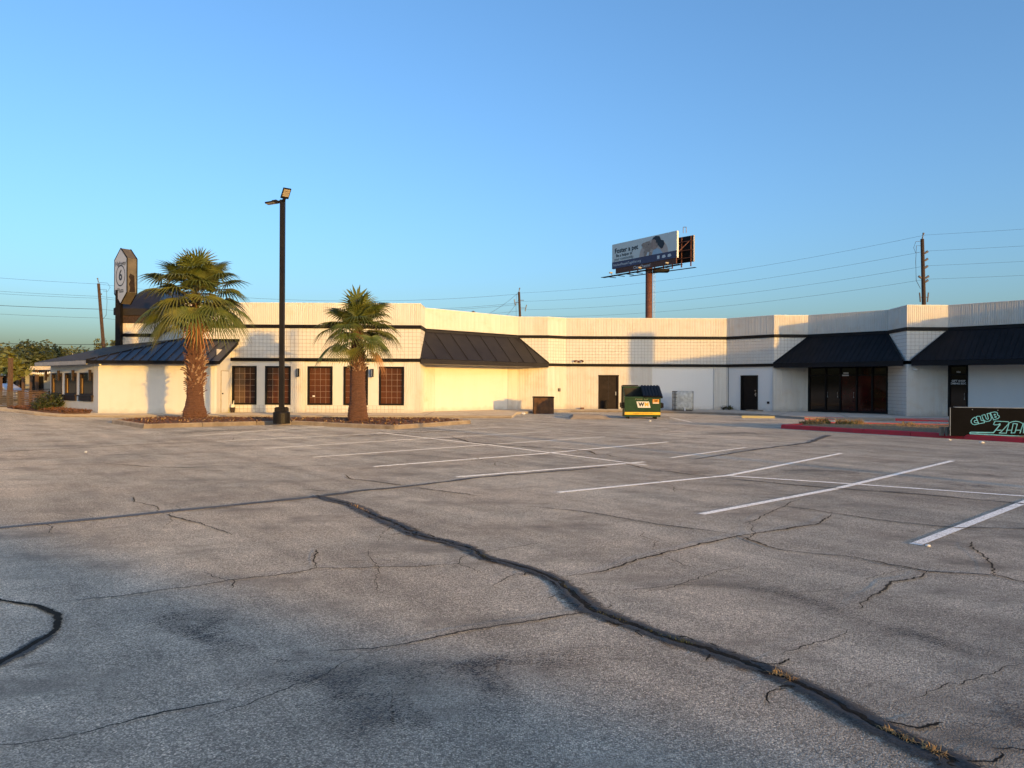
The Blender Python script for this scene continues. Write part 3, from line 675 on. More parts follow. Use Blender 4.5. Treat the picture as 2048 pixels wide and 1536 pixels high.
def bands(i, lower=True, upper=True):
    g = S[i]
    for f, z0, z1 in ((upper, ZUB0, ZUB1), (lower, ZLB0, ZLB1)):
        if f:
            mb = MB(); n = max(1, round(g.L / 3)); 
            for k in range(n): gbox(mb, g, g.L*k/n - (0.0 if k else 0.02), g.L*(k+1)/n - 0.006 + (0.026 if k == n-1 else 0), z0, z1, -0.05, 0.055)
            mb.build('black_band', M['black_trim'], pz)
for i in S:
    if i >= 14: continue
    bands(i, lower=(i not in (1, 2, 3, 7, 8, 9, 10, 11, 12)))
    if i not in (2, 8, 11): block_course(i)
# --- wing with the copper windows (segment 0)
g0 = S[0]
ribs(MB(), g0, 0, g0.L, ZUB1, ZTC).build('ribbed_parapet', M['ribbed_paint'], pz)
zw = lambda y: EYE - ((y-768) - ROLL*(640-1024)) / FPX * 38.65
WZ0, WZ1 = zw(810), zw(732.5)
wins = [(g0.s_of(a), g0.s_of(b), WZ0, WZ1) for a, b in ((464,513),(530,581),(615,665),(687,736),(758,808))]
sA, sB, sC = g0.s_of(582), g0.s_of(612), g0.s_of(808.5)
holed(MB(), g0, 0, sA, 0.5, ZLB0, wins[:2], -0.03).build('stucco_panel', M['stucco_paint'], pz)
holed(MB(), g0, sB, sC, 0.5, ZLB0, wins[2:], -0.03).build('stucco_panel', M['stucco_paint'], pz)
pl = MB(); mo = MB(); blocks(pl, mo, g0, 0, sA, Z0, 0.5); blocks(pl, mo, g0, sB, sC, Z0, 0.5); o = pl.build('block_plinth', M['block_paint'], pz, kind='stuff'); mo.build('mortar', M['mortar'], o)
ribs(MB(), g0, sC, g0.L, Z0, ZLB0, o=0.0).build('ribbed_wall', M['ribbed_paint'], pz); rb = MB(); ribs(rb, g0, sA, sB, Z0, ZLB0, o=0.02)
rb.build('ribbed_wall', M['ribbed_paint'], pz); rb = MB(); rb.poly([g0.p(sA, Z0, -0.03), g0.p(sA, Z0, 0.02), g0.p(sA, ZLB0, 0.02), g0.p(sA, ZLB0, -0.03)]); rb.poly([g0.p(sB, Z0, 0.02), g0.p(sB, Z0, -0.03), g0.p(sB, ZLB0, -0.03), g0.p(sB, ZLB0, 0.02)])
rb.build('rib_edge', M['ribbed_paint'], pz)
PANE = {}
def window(parent, g, s0, s1, z0, z1, cols, rows, frame_m, pane_m, fw=0.085, depth=0.07, o=-0.03, munt='muntin', fproud=0.035):
    f = MB()
    gbox(f, g, s0, s1, z1-fw, z1, o-0.12, o+fproud); gbox(f, g, s0, s1, z0, z0+fw, o-0.12, o+fproud)
    gbox(f, g, s0, s0+fw, z0+fw, z1-fw, o-0.12, o+fproud-0.003); gbox(f, g, s1-fw, s1, z0+fw, z1-fw, o-0.12, o+fproud-0.003)
    w = f.build('window', frame_m, parent)
    a0, a1, c0, c1 = s0+fw, s1-fw, z0+fw, z1-fw; pw, ph = (a1-a0)/cols, (c1-c0)/rows; t = 0.012
    pick = pane_m if callable(pane_m) else (lambda c_: pane_m)
    for c_ in range(cols):
        key = (round(pw, 3), round(ph, 3), pick(c_).name, round(g.d.x, 3))
        if key in PANE: continue
        b = MB(); n = g.n*0.008; dx = g.d*(pw/2-t/2); dz = Vector((0, 0, ph/2-t/2)); b.obox(-dx-dz-n, dx*2, n*2, dz*2); PANE[key] = b.mesh('pane', pick(c_))
    for a in range(cols):
        key = (round(pw, 3), round(ph, 3), pick(a).name, round(g.d.x, 3))
        for b in range(rows): inst('pane', PANE[key], w, g.p(a0+(a+.5)*pw, c0+(b+.5)*ph, o-depth))
    mt = MB()
    for a in range(1, cols): gbox(mt, g, a0+a*pw-t/2, a0+a*pw+t/2, c0, c1, o-depth-0.012, o-depth+0.012)
    for b in range(1, rows):
        for a in range(cols): gbox(mt, g, a0+a*pw+t/2, a0+(a+1)*pw-t/2, c0+b*ph-t/2, c0+b*ph+t/2, o-depth-0.010, o-depth+0.010)
    if mt.v: mt.build('muntin_grid', M[munt], w)
    return w
for k, h in enumerate(wins):
    w = window(pz, g0, *h, 4, 6, M['black_trim'], (lambda c_: M['copper_pane_blind'] if c_ < 2 else M['copper_pane_dark']) if k == 0 else ((lambda c_: M['copper_pane_dark'] if c_ == 0 else M['copper_pane']) if k == 1 else (lambda c_: M['copper_pane'])))
    if k == 2: gbox(MB(), g0, h[0]+0.24, h[0]+0.36, h[2]+0.42, h[2]+0.49, -0.088, -0.083).build('notice', M['white_plain'], w)
# --- recess 1 under the brown awning (segments 1,2,3)
g1 = facing(1); 
g2 = S[2]; ribs(MB(), g2, 0, g2.L, ZUB1, ZTC).build('ribbed_parapet', M['ribbed_paint'], pz)
a, b = g2.s_of(869), g2.s_of(1016)
holed(MB(), g2, a, b, Z0, 3.2, [], -0.02).build('stucco_panel', M['stucco_paint'], pz)
for q0, q1 in ((0, a), (b, g2.L)): ribs(MB(), g2, q0, q1, Z0, 3.2).build('ribbed_wall', M['ribbed_paint'], pz)
facing(3); facing(4)
# --- long back wall (segment 5): brown door, smooth panel
g5 = S[5]; ribs(MB(), g5, 0, g5.L, ZUB1, ZTC).build('ribbed_parapet', M['ribbed_paint'], pz)
d0, d1 = g5.s_of(1197), g5.s_of(1237.5); c0, c1 = g5.s_of(1304), g5.s_of(1428)
rb = MB(); ribs(rb, g5, 0, d0, Z0, ZLB0); ribs(rb, g5, d0, d1, 2.24, ZLB0); ribs(rb, g5, d1, c0, Z0, ZLB0); ribs(MB(), g5, c1, g5.L, Z0, ZLB0).build('ribbed_wall', M['ribbed_paint'], pz)
rb.build('ribbed_wall', M['ribbed_paint'], pz); rb = MB()
for q in (d0, d1, c0, c1): rb.poly([g5.p(q, Z0, 0), g5.p(q, Z0, -0.15), g5.p(q, ZLB0 if q > d1 else 2.24, -0.15), g5.p(q, ZLB0 if q > d1 else 2.24, 0)])
rb.build('reveal', M['ribbed_paint'], pz)
gbox(MB(), g5, c0, c1, Z0, ZLB0-0.05, -0.2, -0.075).build('stucco_panel', M['smooth_paint'], pz)
gbox(MB(), g5, c0, c1, ZLB0-0.05, ZLB0, -0.2, -0.02).build('panel_trim', M['smooth_paint'], pz)
def door(g, s0, s1, z1, frame_m, leaf_m, knob='right', o=-0.10, label=None, z0=Z0):
    f = MB(); gbox(f, g, s0, s0+0.07, z0, z1-0.07, o-0.06, o+0.12); gbox(f, g, s1-0.07, s1, z0, z1-0.07, o-0.06, o+0.12); gbox(f, g, s0-0.012, s1+0.012, z1-0.07, z1, o-0.06, o+0.123)
    d_ = f.build('door', frame_m, pz)
    if label: d_['label'] = label
    gbox(MB(), g, s0+0.07, s1-0.07, z0+0.01, z1-0.07, o-0.03, o+0.02).build('door_leaf', leaf_m, d_)
    k = s1-0.17 if knob == 'right' else s0+0.17
    h = MB(); gbox(h, g, k-0.03, k+0.03, z0+0.86, z0+1.08, o+0.02, o+0.035); h.tube([g.p(k, z0+0.95, o+0.03), g.p(k, z0+0.95, o+0.09)], 0.03, 10); h.build('handle', M['steel'], d_)
    return d_
dd = door(g5, d0+0.004, d1-0.004, 2.236, M['door_brown'], M['door_brown'], label='brown steel double-width door in the sunlit back wall')
gbox(MB(), g5, (d0+d1)/2-0.006, (d0+d1)/2+0.006, Z0+0.02, 2.16, -0.081, -0.076).build('door_seam', M['black_plain'], dd)
# --- right facet with the dark door (segment 6)
g6 = S[6]; ribs(MB(), g6, 0, g6.L, ZUB1, ZTC).build('ribbed_parapet', M['ribbed_paint'], pz)
e0, e1 = g6.s_of(1481), g6.s_of(1515)
holed(MB(), g6, 0.12, g6.L-0.1, Z0, ZLB0, [(e0, e1, Z0, 2.25)], -0.05).build('smooth_wall', M['smooth_paint'], pz)
for q0, q1 in ((0, 0.12), (g6.L-0.1, g6.L)): ribs(MB(), g6, q0, q1, Z0, ZLB0).build('ribbed_wall', M['ribbed_paint'], pz)
door(g6, e0+0.004, e1-0.004, 2.24, M['black_trim'], M['door_dark'], o=-0.12, label='dark brown door with two round locks on the smooth white facet')
dl = pz.children[-1]
for z in (1.32, 1.10): MB().tube([g6.p(e1-0.19, z, -0.10), g6.p(e1-0.19, z, -0.06)], 0.035, 10).build('lock', M['steel'], dl)
# --- recess 2 : storefront (segments 7,8,9)
facing(7)
g8 = S[8]; ribs(MB(), g8, 0, g8.L, ZUB1, ZTC).build('ribbed_parapet', M['ribbed_paint'], pz)
sf = empty('storefront', (18.9, 42.4, 0.12)); sf.parent = pz; sf.location = Vector((18.9, 42.4, 0.12)) - wloc(pz)
def storefront(g, root, cuts, zt, panes):
    fr = MB()
    for c in cuts: gbox(fr, g, c-0.045, c+0.045, Z0, zt, -0.14, 0.0)
    for a, b in zip(cuts, cuts[1:]):
        for z0, z1 in ((Z0, Z0+0.12), (2.2, 2.28), (zt-0.08, zt)): gbox(fr, g, a+0.045, b-0.045, z0, z1, -0.138, -0.003)
    fr.build('frame', M['black_trim'], root)
    for (a, b), m in zip(zip(cuts, cuts[1:]), panes):
        gbox(MB(), g, a+0.045, b-0.045, Z0+0.12, 2.2, -0.08, -0.07).build('pane', M[m], root)
        gbox(MB(), g, a+0.045, b-0.045, 2.28, zt-0.08, -0.08, -0.07).build('pane', M['tinted_pane'], root)
cuts = [0.06] + [g8.s_of(x) for x in (1651, 1680, 1713, 1744)] + [g8.L-0.05]
storefront(g8, sf, cuts, 2.78, ['tinted_pane', 'tinted_pane', 'red_pane', 'red_pane', 'red_pane'])
for q in (cuts[1]+0.12, cuts[2]-0.14, cuts[3]-0.16):
    h = MB(); h.tube([g8.p(q, 0.98, -0.06), g8.p(q, 0.98, 0.0), g8.p(q, 1.28, 0.0), g8.p(q, 1.28, -0.06)], 0.014, 8); h.build('pull_handle', M['steel'], sf)
gbox(MB(), g8, cuts[2]+0.16, cuts[2]+0.46, 2.32, 2.40, -0.068, -0.064).build('lettering_plate', M['white_print'], sf)
gbox(MB(), g8, cuts[2]+0.12, cuts[2]+0.50, 2.20, 2.27, -0.002, 0.003).build('lettering_plate', M['white_print'], sf)
facing(9, None)
mb = MB(); mo = MB(); blocks(mb, mo, S[9], 0, S[9].L, Z0, ZLB0, bw=0.6); o = mb.build('block_wall', M['block_paint'], pz, kind='stuff'); mo.build('mortar', M['mortar'], o)
# --- pier and recess 3 (segments 10,11,12..)
facing(10)
g11 = S[11]; ribs(MB(), g11, 0, g11.L, ZUB1, ZTC).build('ribbed_parapet', M['ribbed_paint'], pz)
f1 = g11.s_of(1936)
gd = empty('gift_shop_door'); gd.parent = pz; gd.location = Vector(g11.p(0.4, 0.12)) - wloc(pz)
fr = MB(); gbox(fr, g11, 0.02, 0.11, Z0, 2.78, -0.14, 0); gbox(fr, g11, f1-0.09, f1, Z0, 2.78, -0.14, 0)
for z0, z1 in ((Z0, Z0+0.2), (2.2, 2.28), (2.7, 2.78)): gbox(fr, g11, 0.11, f1-0.09, z0, z1, -0.138, -0.003)
fr.build('frame', M['black_trim'], gd)
for z0, z1 in ((Z0+0.2, 2.2), (2.28, 2.7)): gbox(MB(), g11, 0.11, f1-0.09, z0, z1, -0.08, -0.07).build('pane', M['tinted_pane'], gd)
MB().tube([g11.p(f1-0.16, 0.98, -0.06), g11.p(f1-0.16, 0.98, 0.0), g11.p(f1-0.16, 1.3, 0.0), g11.p(f1-0.16, 1.3, -0.06)], 0.014, 8).build('pull_handle', M['steel'], gd)
holed(MB(), g11, f1, g11.L, Z0, 3.0, [], -0.02).build('smooth_wall', M['smooth_paint'], pz)
facing(12); facing(13); 
for i in (14, 15, 16):
    g = S[i]; ribs(MB(), g, 0, g.L, Z0, ZTC + (0.32 if i > 13 else 0), 0.2).build('ribbed_wall', M['ribbed_paint'], pz)
# entrance tower that ends the wing beyond the right edge of the photograph
tw = MB(); tw.box((29.15, 18.45, 3.9), (0.85, 0.92, 7.8), 0); tw.box((29.15, 18.45, 7.86), (0.95, 1.02, 0.12), 0); tw.build('entrance_tower', M['stucco_paint'], pz)
ru = MB(); ru.box((33.2, 21.9, 6.2), (1.3, 0.9, 0.9), 0.3); ru.build('rooftop_unit', M['grey_wall'], pz)
# text
def text(body, size, p, xdir, ydir, m, parent, bold=0.0, align='CENTER', shear=0.0, spacing=1.0, name='lettering'):
    cu = bpy.data.curves.new('lettering', 'FONT'); cu.body = body; cu.size = size; cu.align_x = align; cu.align_y = 'CENTER'; cu.offset = bold; cu.shear = shear
    cu.space_character = spacing; cu.resolution_u = 2; cu.extrude = 0.001
    tmp = bpy.data.objects.new(name, cu); C.objects.link(tmp); bpy.context.view_layer.update()
    me = bpy.data.meshes.new_from_object(tmp.evaluated_get(bpy.context.evaluated_depsgraph_get())); bpy.data.objects.remove(tmp); bpy.data.curves.remove(cu)
    me.materials.clear(); me.materials.append(m)
    o = bpy.data.objects.new(name, me); C.objects.link(o)
    x = Vector(xdir).normalized(); y = Vector(ydir).normalized(); zz = x.cross(y)
    o.rotation_euler = Matrix((x, y, zz)).transposed().to_euler()
    o.parent = parent
    pl = wloc(parent); o.location = Vector(p) - pl
    return o
UP = Vector((0, 0, 1))
text('GIFT SHOP\nCOMING SOON', 0.13, g11.p((0.11+f1-0.09)/2, 1.85, -0.066), g11.d, UP, M['white_print'], gd, 0.004)
text('906', 0.13, g11.p((0.11+f1-0.09)/2, 2.36, -0.066), g11.d, UP, M['white_print'], gd, 0.004)
# --- awnings
def awning(bl, br, tl, tr, m, n, zb=2.93, zt=4.47, fz=2.68, seam=0.035, proud=0.06, name='awning'):
    bl, br, tl, tr = [Vector((*q, 0)) for q in (bl, br, tl, tr)]
    e = (br - bl).normalized(); out = Vector((e.y, -e.x, 0))
    bl = bl + out*proud; br = br + out*proud; tl = tl + out*0.03; tr = tr + out*0.03
    Bz, Tz = Vector((0, 0, zb)), Vector((0, 0, zt))
    f = MB(); f.obox(bl + Vector((0, 0, fz)) - out*0.08, br-bl, out*0.08, Vector((0, 0, zb-fz-0.01)))
    f.poly([tl + Vector((0,0,fz+0.02)), tr + Vector((0,0,fz+0.02)), br + Vector((0,0,fz+0.02)) - out*0.09, bl + Vector((0,0,fz+0.02)) - out*0.09])
    f.obox(tl + Tz - out*0.01, tr-tl, out*0.05, Vector((0, 0, 0.11)))
    a = f.build(name, m, pz)
    nr = (br+Bz-bl-Bz).cross(tl+Tz-bl-Bz).normalized()
    # side cheeks and rake trims
    for p0, p1 in ((bl, tl), (br, tr)):
        ck = MB(); ck.poly([p0+Vector((0,0,fz+.02)), p1+Vector((0,0,fz+.02)), p1+Tz, p0+Bz]); ck.tube([p0+Bz+nr*0.02, p1+Tz+nr*0.02], 0.045, 6); ck.build('rake_trim', m, a)
    L = (br-bl).length
    # seams run straight up the slope: at right angles to the eave in plan
    def top_of(t):
        b = bl + e*t*L
        # intersection with top line or the hips
        s = (b - tl).dot(e) / (tr - tl).length
        return s
    sl, sr = (tl-bl).dot(e), (tr-bl).dot(e)
    def up(s):
        """top point reached by the seam that starts s metres along the eave"""
        if s < sl: return bl.lerp(tl, s/sl) + Bz.lerp(Tz, s/sl)
        if s > sr: k = (L-s)/(L-sr); return br.lerp(tr, k) + Bz.lerp(Tz, k)
        k = (s-sl)/(sr-sl); return tl.lerp(tr, k) + Tz
    for i in range(n):
        s0, s1 = L*i/n, L*(i+1)/n
        cs = [s0] + [q for q in (sl, sr) if s0 < q < s1] + [s1]
        pts = [bl + e*s0 + Bz, bl + e*s1 + Bz] + [up(q) for q in reversed(cs)]
        if (pts[-1] - pts[0]).length < 1e-3: pts = pts[:-1]
        if (pts[2] - pts[1]).length < 1e-3: pts.pop(2)
        if len(pts) < 3: continue
        mb = MB(); mb.poly([q + nr*0.004 for q in pts])
        if i > 0:
            p0, p1 = bl + e*s0 + Bz, up(s0)
            if (p1-p0).length > 0.1: mb.obox(p0 - e*0.012, e*0.024, (p1-p0), nr*seam)
        mb.build('panel', m, a)
    return a
awning(P1, P4, P2, P3, M['awning_brown'], 9)['label'] = 'brown-black sloped metal awning with wide seams over the sunlit recess'
awning(P7, (20.0, 38.35), P8, P9, M['awning_black'], 26, seam=0.022)['label'] = 'black ribbed metal awning over the dark storefront'
awning((20.28, 38.05), (26.3, 31.0), P11, P12, M['awning_black'], 34, seam=0.022)['label'] = 'black ribbed metal awning cut by the right edge'
def soffit(bl, br, tl, tr, z): MB().poly([(*tl, z), (*tr, z), (*br, z), (*bl, z)]).build('soffit', M['soffit'], pz)
soffit((-4.60, 38.85), (2.05, 45.9), P2, P3, 2.685)
# --- wall fixtures
def on(g, px, z, o=0.0): return g.p(g.s_of(px), z, o)
def sconce(g, s, zc, h=0.42, m='black_trim', label=None, parent=None, r=0.085):
    root = empty('wall_light', g.p(s, zc, 0.02)); tag(root, label, 'wall light', 'wall lights')
    MB().tube([g.p(s, zc-h/2, 0.14), g.p(s, zc+h/2, 0.14)], r, 14).build('shade', M[m], root)
    mb = MB(); gbox(mb, g, s-0.04, s+0.04, zc-0.06, zc+0.06, 0.0, 0.07); mb.build('bracket', M[m], root)
    mb = MB(); gbox(mb, g, s-r*0.45, s+r*0.2, zc-h/2+0.03, zc+h/2-0.03, 0.14+r*0.75, 0.14+r*0.98); mb.build('face_plate', M['steel'], root)
sconce(g0, g0.s_of(597), 2.18, label='black cylinder wall light between the second and third copper window')
sconce(g0, g0.s_of(745), 2.18, label='black cylinder wall light between the fourth and fifth copper window')
fl = empty('flood_light', on(g5, 1157, 2.95+0.12, 0.0)); tag(fl, 'twin-head flood light on the block course above the brown door', 'flood light')
s_ = g5.s_of(1157)
gbox(MB(), g5, s_-0.06, s_+0.06, 3.0, 3.12, 0.0, 0.08).build('back_plate', M['rust_steel'], fl)
for q in (-1, 1):
    MB().tube([g5.p(s_, 3.08, 0.06), g5.p(s_+q*0.16, 3.14, 0.12), g5.p(s_+q*0.26, 3.06, 0.2)], [0.02, 0.03, 0.07], 10).build('lamp_head', M['rust_steel'], fl)
g4 = S[4]
mbx = empty('meter_box', g4.p(g4.s_of(1118), 1.28)); tag(mbx, 'small grey electric box on the yellow-lit wall above the rusty bin', 'electric box')
s_ = g4.s_of(1118); gbox(MB(), g4, s_-0.08, s_+0.08, 1.2, 1.4, 0.0, 0.07).build('case', M['cage'], mbx); gbox(MB(), g4, s_-0.05, s_+0.05, 1.24, 1.36, 0.07, 0.08).build('cover', M['insulator'], mbx)
s_ = g6.s_of(1536); ob = empty('outlet_cover', g6.p(s_, 0.62)); tag(ob, 'small dark vent cover low on the white facet right of the dark door', 'vent cover')
gbox(MB(), g6, s_-0.07, s_+0.07, 0.55, 0.69, -0.05, -0.01).build('plate', M['cage'], ob); gbox(MB(), g6, s_-0.045, s_+0.045, 0.575, 0.66, -0.01, 0.03).build('hood', M['black_trim'], ob)
s_ = S[10].s_of(1827); cm = empty('security_camera', S[10].p(s_, 2.55)); tag(cm, 'small white security camera high on the pier between the black awnings', 'camera')
MB().tube([S[10].p(s_, 2.58, 0.0), S[10].p(s_, 2.52, 0.1)], 0.015, 8).build('arm', M['white_plain'], cm); MB().tube([S[10].p(s_-0.06, 2.5, 0.1), S[10].p(s_+0.08, 2.48, 0.2)], 0.035, 10).build('body', M['white_plain'], cm)
vt = empty('roof_vent', (-2.4, 44.5, 5.4)); tag(vt, 'small metal roof vent poking above the parapet over the brown awning', 'roof vent')
q = W(946, 627, 46.5); MB().tube([(q.x, q.y, 5.4), (q.x, q.y, q.z)], 0.05, 10).build('pipe', M['cage'], vt); MB().lathe([(0.05, q.z-0.02), (0.12, q.z), (0.12, q.z+0.1), (0.02, q.z+0.17)], (q.x, q.y), 12).build('cap', M['cage'], vt)
q = W(1010, 633, 50); rv = MB(); rv.box((q.x, q.y, 5.7), (0.9, 0.7, 0.7)); rv.box((q.x, q.y, 6.07), (1.0, 0.8, 0.05)); tag(rv.build('roof_hatch', M['grey_wall']), 'grey roof hatch just above the parapet left of the thin utility pole', 'roof hatch')
# ------------------------------------------------------------------ wing with the mansard (left rear)
wb = empty('mansard_wing', (-24, 48, 0.12)); tag(wb, 'rear white wing with dark mansard roof behind the larger palm', 'building')
Q0, Q1, Q2 = (-25.35, 48.0), (-22.9, 48.0), (-16.93, 38.68)
for a, b in ((Q0, Q1), (Q1, Q2)):
    g = Seg(a, b)
    ribs(MB(), g, 0, g.L-0.03, Z0, 4.55).build('ribbed_wall', M['ribbed_paint'], wb); ribs(MB(), g, 0, g.L-0.03, 4.76, 5.42).build('ribbed_parapet', M['ribbed_paint'], wb)
    gbox(MB(), g, 0, g.L-0.06, 4.55, 4.76, -0.05, 0.05).build('black_band', M['black_trim'], wb)
    gbox(MB(), g, 0, g.L-0.06, 5.42, 5.92, -0.25, 0.03).build('brick_band', M['dark_brick'], wb)
MB().prism([(-25.3, 48.3), (-22.8, 48.3), (-17.0, 39.3), (-17.0, 62), (-25.3, 62)], 0.13, 5.45).build('core', M['black_plain'], wb)
ms = MB()
b0 = [(-25.45, 47.85), (-22.85, 47.85), (-20.6, 44.4), (-20.6, 54), (-25.45, 54)]; t0 = [(-24.6, 50.2), (-23.2, 50.2), (-22.6, 49.3), (-22.6, 52), (-24.6, 52)]
n = len(b0)
for i in range(n):
    j = (i+1) % n
    ms.poly([(*b0[i], 5.925), (*b0[j], 5.925), (*b0[j], 6.35), (*b0[i], 6.35)])
    ms.poly([(*b0[i], 6.35), (*b0[j], 6.35), (*t0[j], 7.85), (*t0[i], 7.85)])
ms.poly([(*p, 7.85) for p in t0]); ms.build('mansard_roof', M['awning_brown'], wb)
# hexagonal pylon sign
ps = empty('pylon_sign', (-25.0, 47.0, 0.12)); tag(ps, 'tall white hexagonal Highway 6 Plaza sign on a black post', 'sign')
ctr = W(240.5, 552, 47.2)
u = Vector((0.80, -0.60, 0)).normalized()        # along the face, towards the right and the camera
nf = Vector((u.y, -u.x, 0))                      # face normal (left, towards camera)
if nf.y > 0: nf = -nf
hw, hs, ha, dp = 0.80, 1.07, 1.75, 0.62
hexa = [(-hw, -hs), (0, -ha), (hw, -hs), (hw, hs), (0, ha), (-hw, hs)]
def hp(x, z, o=0.0): return ctr + u*x + Vector((0, 0, z)) + nf*o
bx = MB(); bx.extrude([hp(x, z, 0) for x, z in hexa], -nf*dp); bx.build('sign_box', M['sign_side'], ps)
fc = MB(); fc.extrude([hp(x*0.95, z*0.97, 0.006) for x, z in hexa], nf*0.01); fco = fc.build('sign_face', M['sign_face'], ps)
rim = MB()
for i in range(6):
    a, b = hexa[i], hexa[(i+1) % 6]
    for o_ in (0.0, -dp): rim.tube([hp(*a, o_), hp(*b, o_)], 0.035, 6)
rim.build('rim', M['black_trim'], ps)
pl_ = MB()
br_ = random.Random(2)
pl_.extrude([hp(hw+0.004, z, o) for z, o in ((-1.05, -0.12), (-1.05, -0.5), (0.0, -0.45), (0.12, -0.2), (-0.1, -0.1), (-0.3, -0.22), (-0.55, -0.12), (-0.8, -0.2))], u*0.004); pl_.build('broken_panel', M['door_brown'], ps)
text('Highway', 0.40, hp(0, 0.78, 0.02), u, UP, M['print_ink'], fco, 0.006); text('6', 0.95, hp(0, 0.02, 0.02), u, UP, M['print_ink'], fco, 0.02); text('Plaza', 0.40, hp(0, -0.92, 0.02), u, UP, M['print_ink'], fco, 0.006)
rg = MB()
for k in range(40):
    a, b = 2*math.pi*k/40, 2*math.pi*(k+1)/40
    rg.poly([hp(r*math.cos(t), 0.02+r*1.12*math.sin(t), 0.018) for r, t in ((0.53, a), (0.60, a), (0.60, b), (0.53, b))])
rg.build('ring', M['print_ink'], fco)
pp = MB(); pp.box((ctr.x-0.28, ctr.y+0.35, (ctr.z-0.9)/2+0.06), (0.32, 0.32, ctr.z-0.9)); pp.build('post', M['black_trim'], ps)
# ------------------------------------------------------------------ annex with the metal hip roof
ax = empty('annex_building', (-18, 38, 0.05)); tag(ax, 'low cream stucco annex with dark metal roof behind the larger palm', 'building')
B1, B2, B3, B0 = (-20.3, 36.8), (-14.5, 36.8), (-14.5, 38.66), (-25.6, 41.6)
ga, gb, gc = Seg(B1, B2), Seg(B2, B3), Seg(B0, B1)
holed(MB(), ga, 0, ga.L, 0.05, 2.75, []).build('stucco_wall', M['stucco_paint'], ax)
gbox(MB(), ga, 0, ga.L, 0.05, 0.22, 0, 0.03).build('base_board', M['stucco_paint'], ax)
gbox(MB(), ga, ga.L-0.1, ga.L+0.012, 0.22, 2.6, 0, 0.018).build('corner_board', M['smooth_paint'], ax)
holed(MB(), gb, 0, gb.L, 0.05, 3.3, []).build('side_wall', M['stucco_paint'], ax)
gbox(MB(), gb, 0.55, 1.5, 0.16, 2.22, 0.0, 0.03).build('side_door', M['smooth_paint'], ax)
dw = MB(); gbox(dw, gb, 0.52, 1.53, 2.22, 2.26, 0, 0.04); gbox(dw, gb, 0.52, 0.55, 0.16, 2.22, 0, 0.04); gbox(dw, gb, 1.5, 1.53, 0.16, 2.22, 0, 0.04); dw.build('side_door_frame', M['mortar'], ax)
MB().tube([gb.p(0.66, 1.1, 0.03), gb.p(0.66, 1.1, 0.08)], 0.035, 10).build('knob', M['black_trim'], ax)
def sl(px): return gc.s_of(px)
zq = lambda px, y, g: EYE - ((y-768) - ROLL*(px-1024)) / FPX * g.p(g.s_of(px), 0).y
wl_ = [(103.5, 124.5, 749, 789), (130.5, 153.5, 748, 790.5), (160, 186.5, 746.5, 791.5)]
hl = [(sl(a), sl(b), 0.98, 2.12) for a, b, _, _ in wl_]
holed(MB(), gc, 0, gc.L, 0.05, 2.75, hl).build('facet_wall', M['stucco_paint'], ax)
for h in hl:
    w = window(ax, gc, *h, 1, 1, M['window_frame_brown'], M['smoke_pane'], fw=0.07, o=0.0, fproud=0.03)
    mb = MB(); gbox(mb, gc, h[0]+0.09, h[0]+0.24, h[2]+0.08, h[3]-0.3, -0.058, -0.05); mb.build('curtain', M['amber_curtain'], w)  # amber strip on the glass, coloured in for the yellow reflection
    mb = MB(); gbox(mb, gc, h[0]-0.06, h[1]+0.06, h[2]-0.06, h[2], 0.0, 0.12); gbox(mb, gc, h[0]+0.0, h[1]-0.0, h[2]-0.3, h[2]-0.06, 0.0, 0.08); mb.build('sill', M['window_frame_brown'], w)
for px, lab in ((96.5, 'leftmost'), (122, 'second'), (151, 'third'), (185, 'rightmost')):
    sconce(gc, sl(px)+0.05, 1.98, 0.55, 'window_frame_brown', '%s of the four brown tube wall lights beside the annex windows' % lab, r=0.07)
MB().prism([(-20.1, 37.1), (-14.8, 37.1), (-14.8, 38.5), (-17.2, 38.5), (-23.1, 47.7), (-26.0, 47.7), (-25.2, 41.8)], 0.1, 2.7).build('core', M['black_plain'], ax)
# roof planes: front slope as single seamed panels, dark left slope
EC = Vector((-20.55, 36.15, 2.70)); ER = Vector((-14.12, 36.15, 2.70)); TR = Vector((-14.12, 38.62, 3.78)); TA = Vector((-16.92, 38.62, 3.92)); EL = Vector((-26.2, 41.15, 2.70)); WL = Vector((-25.3, 47.9, 4.0)); WM_ = Vector((-22.95, 47.95, 4.25))
fr_ = MB()
fr_.obox(EC - Vector((0, 0, 0.17)), ER-EC, Vector((0, 0.1, 0)), Vector((0, 0, 0.165)))
rf = fr_.build('metal_roof', M['black_trim'], ax)
def front_top(x):
    if x <= TA.x: k = (x-EC.x)/(TA.x-EC.x); return EC.lerp(TA, k)
    k = (x-TA.x)/(TR.x-TA.x); return TA.lerp(TR, k)
xs = [EC.x + (ER.x-EC.x)*i/15 for i in range(16)]
for a, b in zip(xs, xs[1:]):
    pts = [Vector((a, EC.y, EC.z)), Vector((b, EC.y, EC.z)), front_top(b)]
    if a < TA.x < b: pts.append(TA.copy())
    if (front_top(a) - pts[0]).length > 1e-3: pts.append(front_top(a))
    mb = MB(); mb.poly(pts); t = front_top(b)
    if b < ER.x - 1e-3: mb.obox(Vector((b-0.014, EC.y, EC.z)), (0.028, 0, 0), t - Vector((b, EC.y, EC.z)), (0, -0.02, 0.045))
    mb.build('panel', M['roof_metal'], rf)
MB().obox(TR + Vector((-2.75, -0.09, -0.02)), (2.82, 0, 0), (0, 0.09, 0), (0, 0, 0.13)).build('flashing', M['black_trim'], ax)
ed = MB(); ed.obox(ER, (0.03, 0, 0), TR-ER, (0, 0, -0.16)); ed.tube([EC, TA], 0.05, 6); ed.build('edge_trim', M['black_trim'], ax)
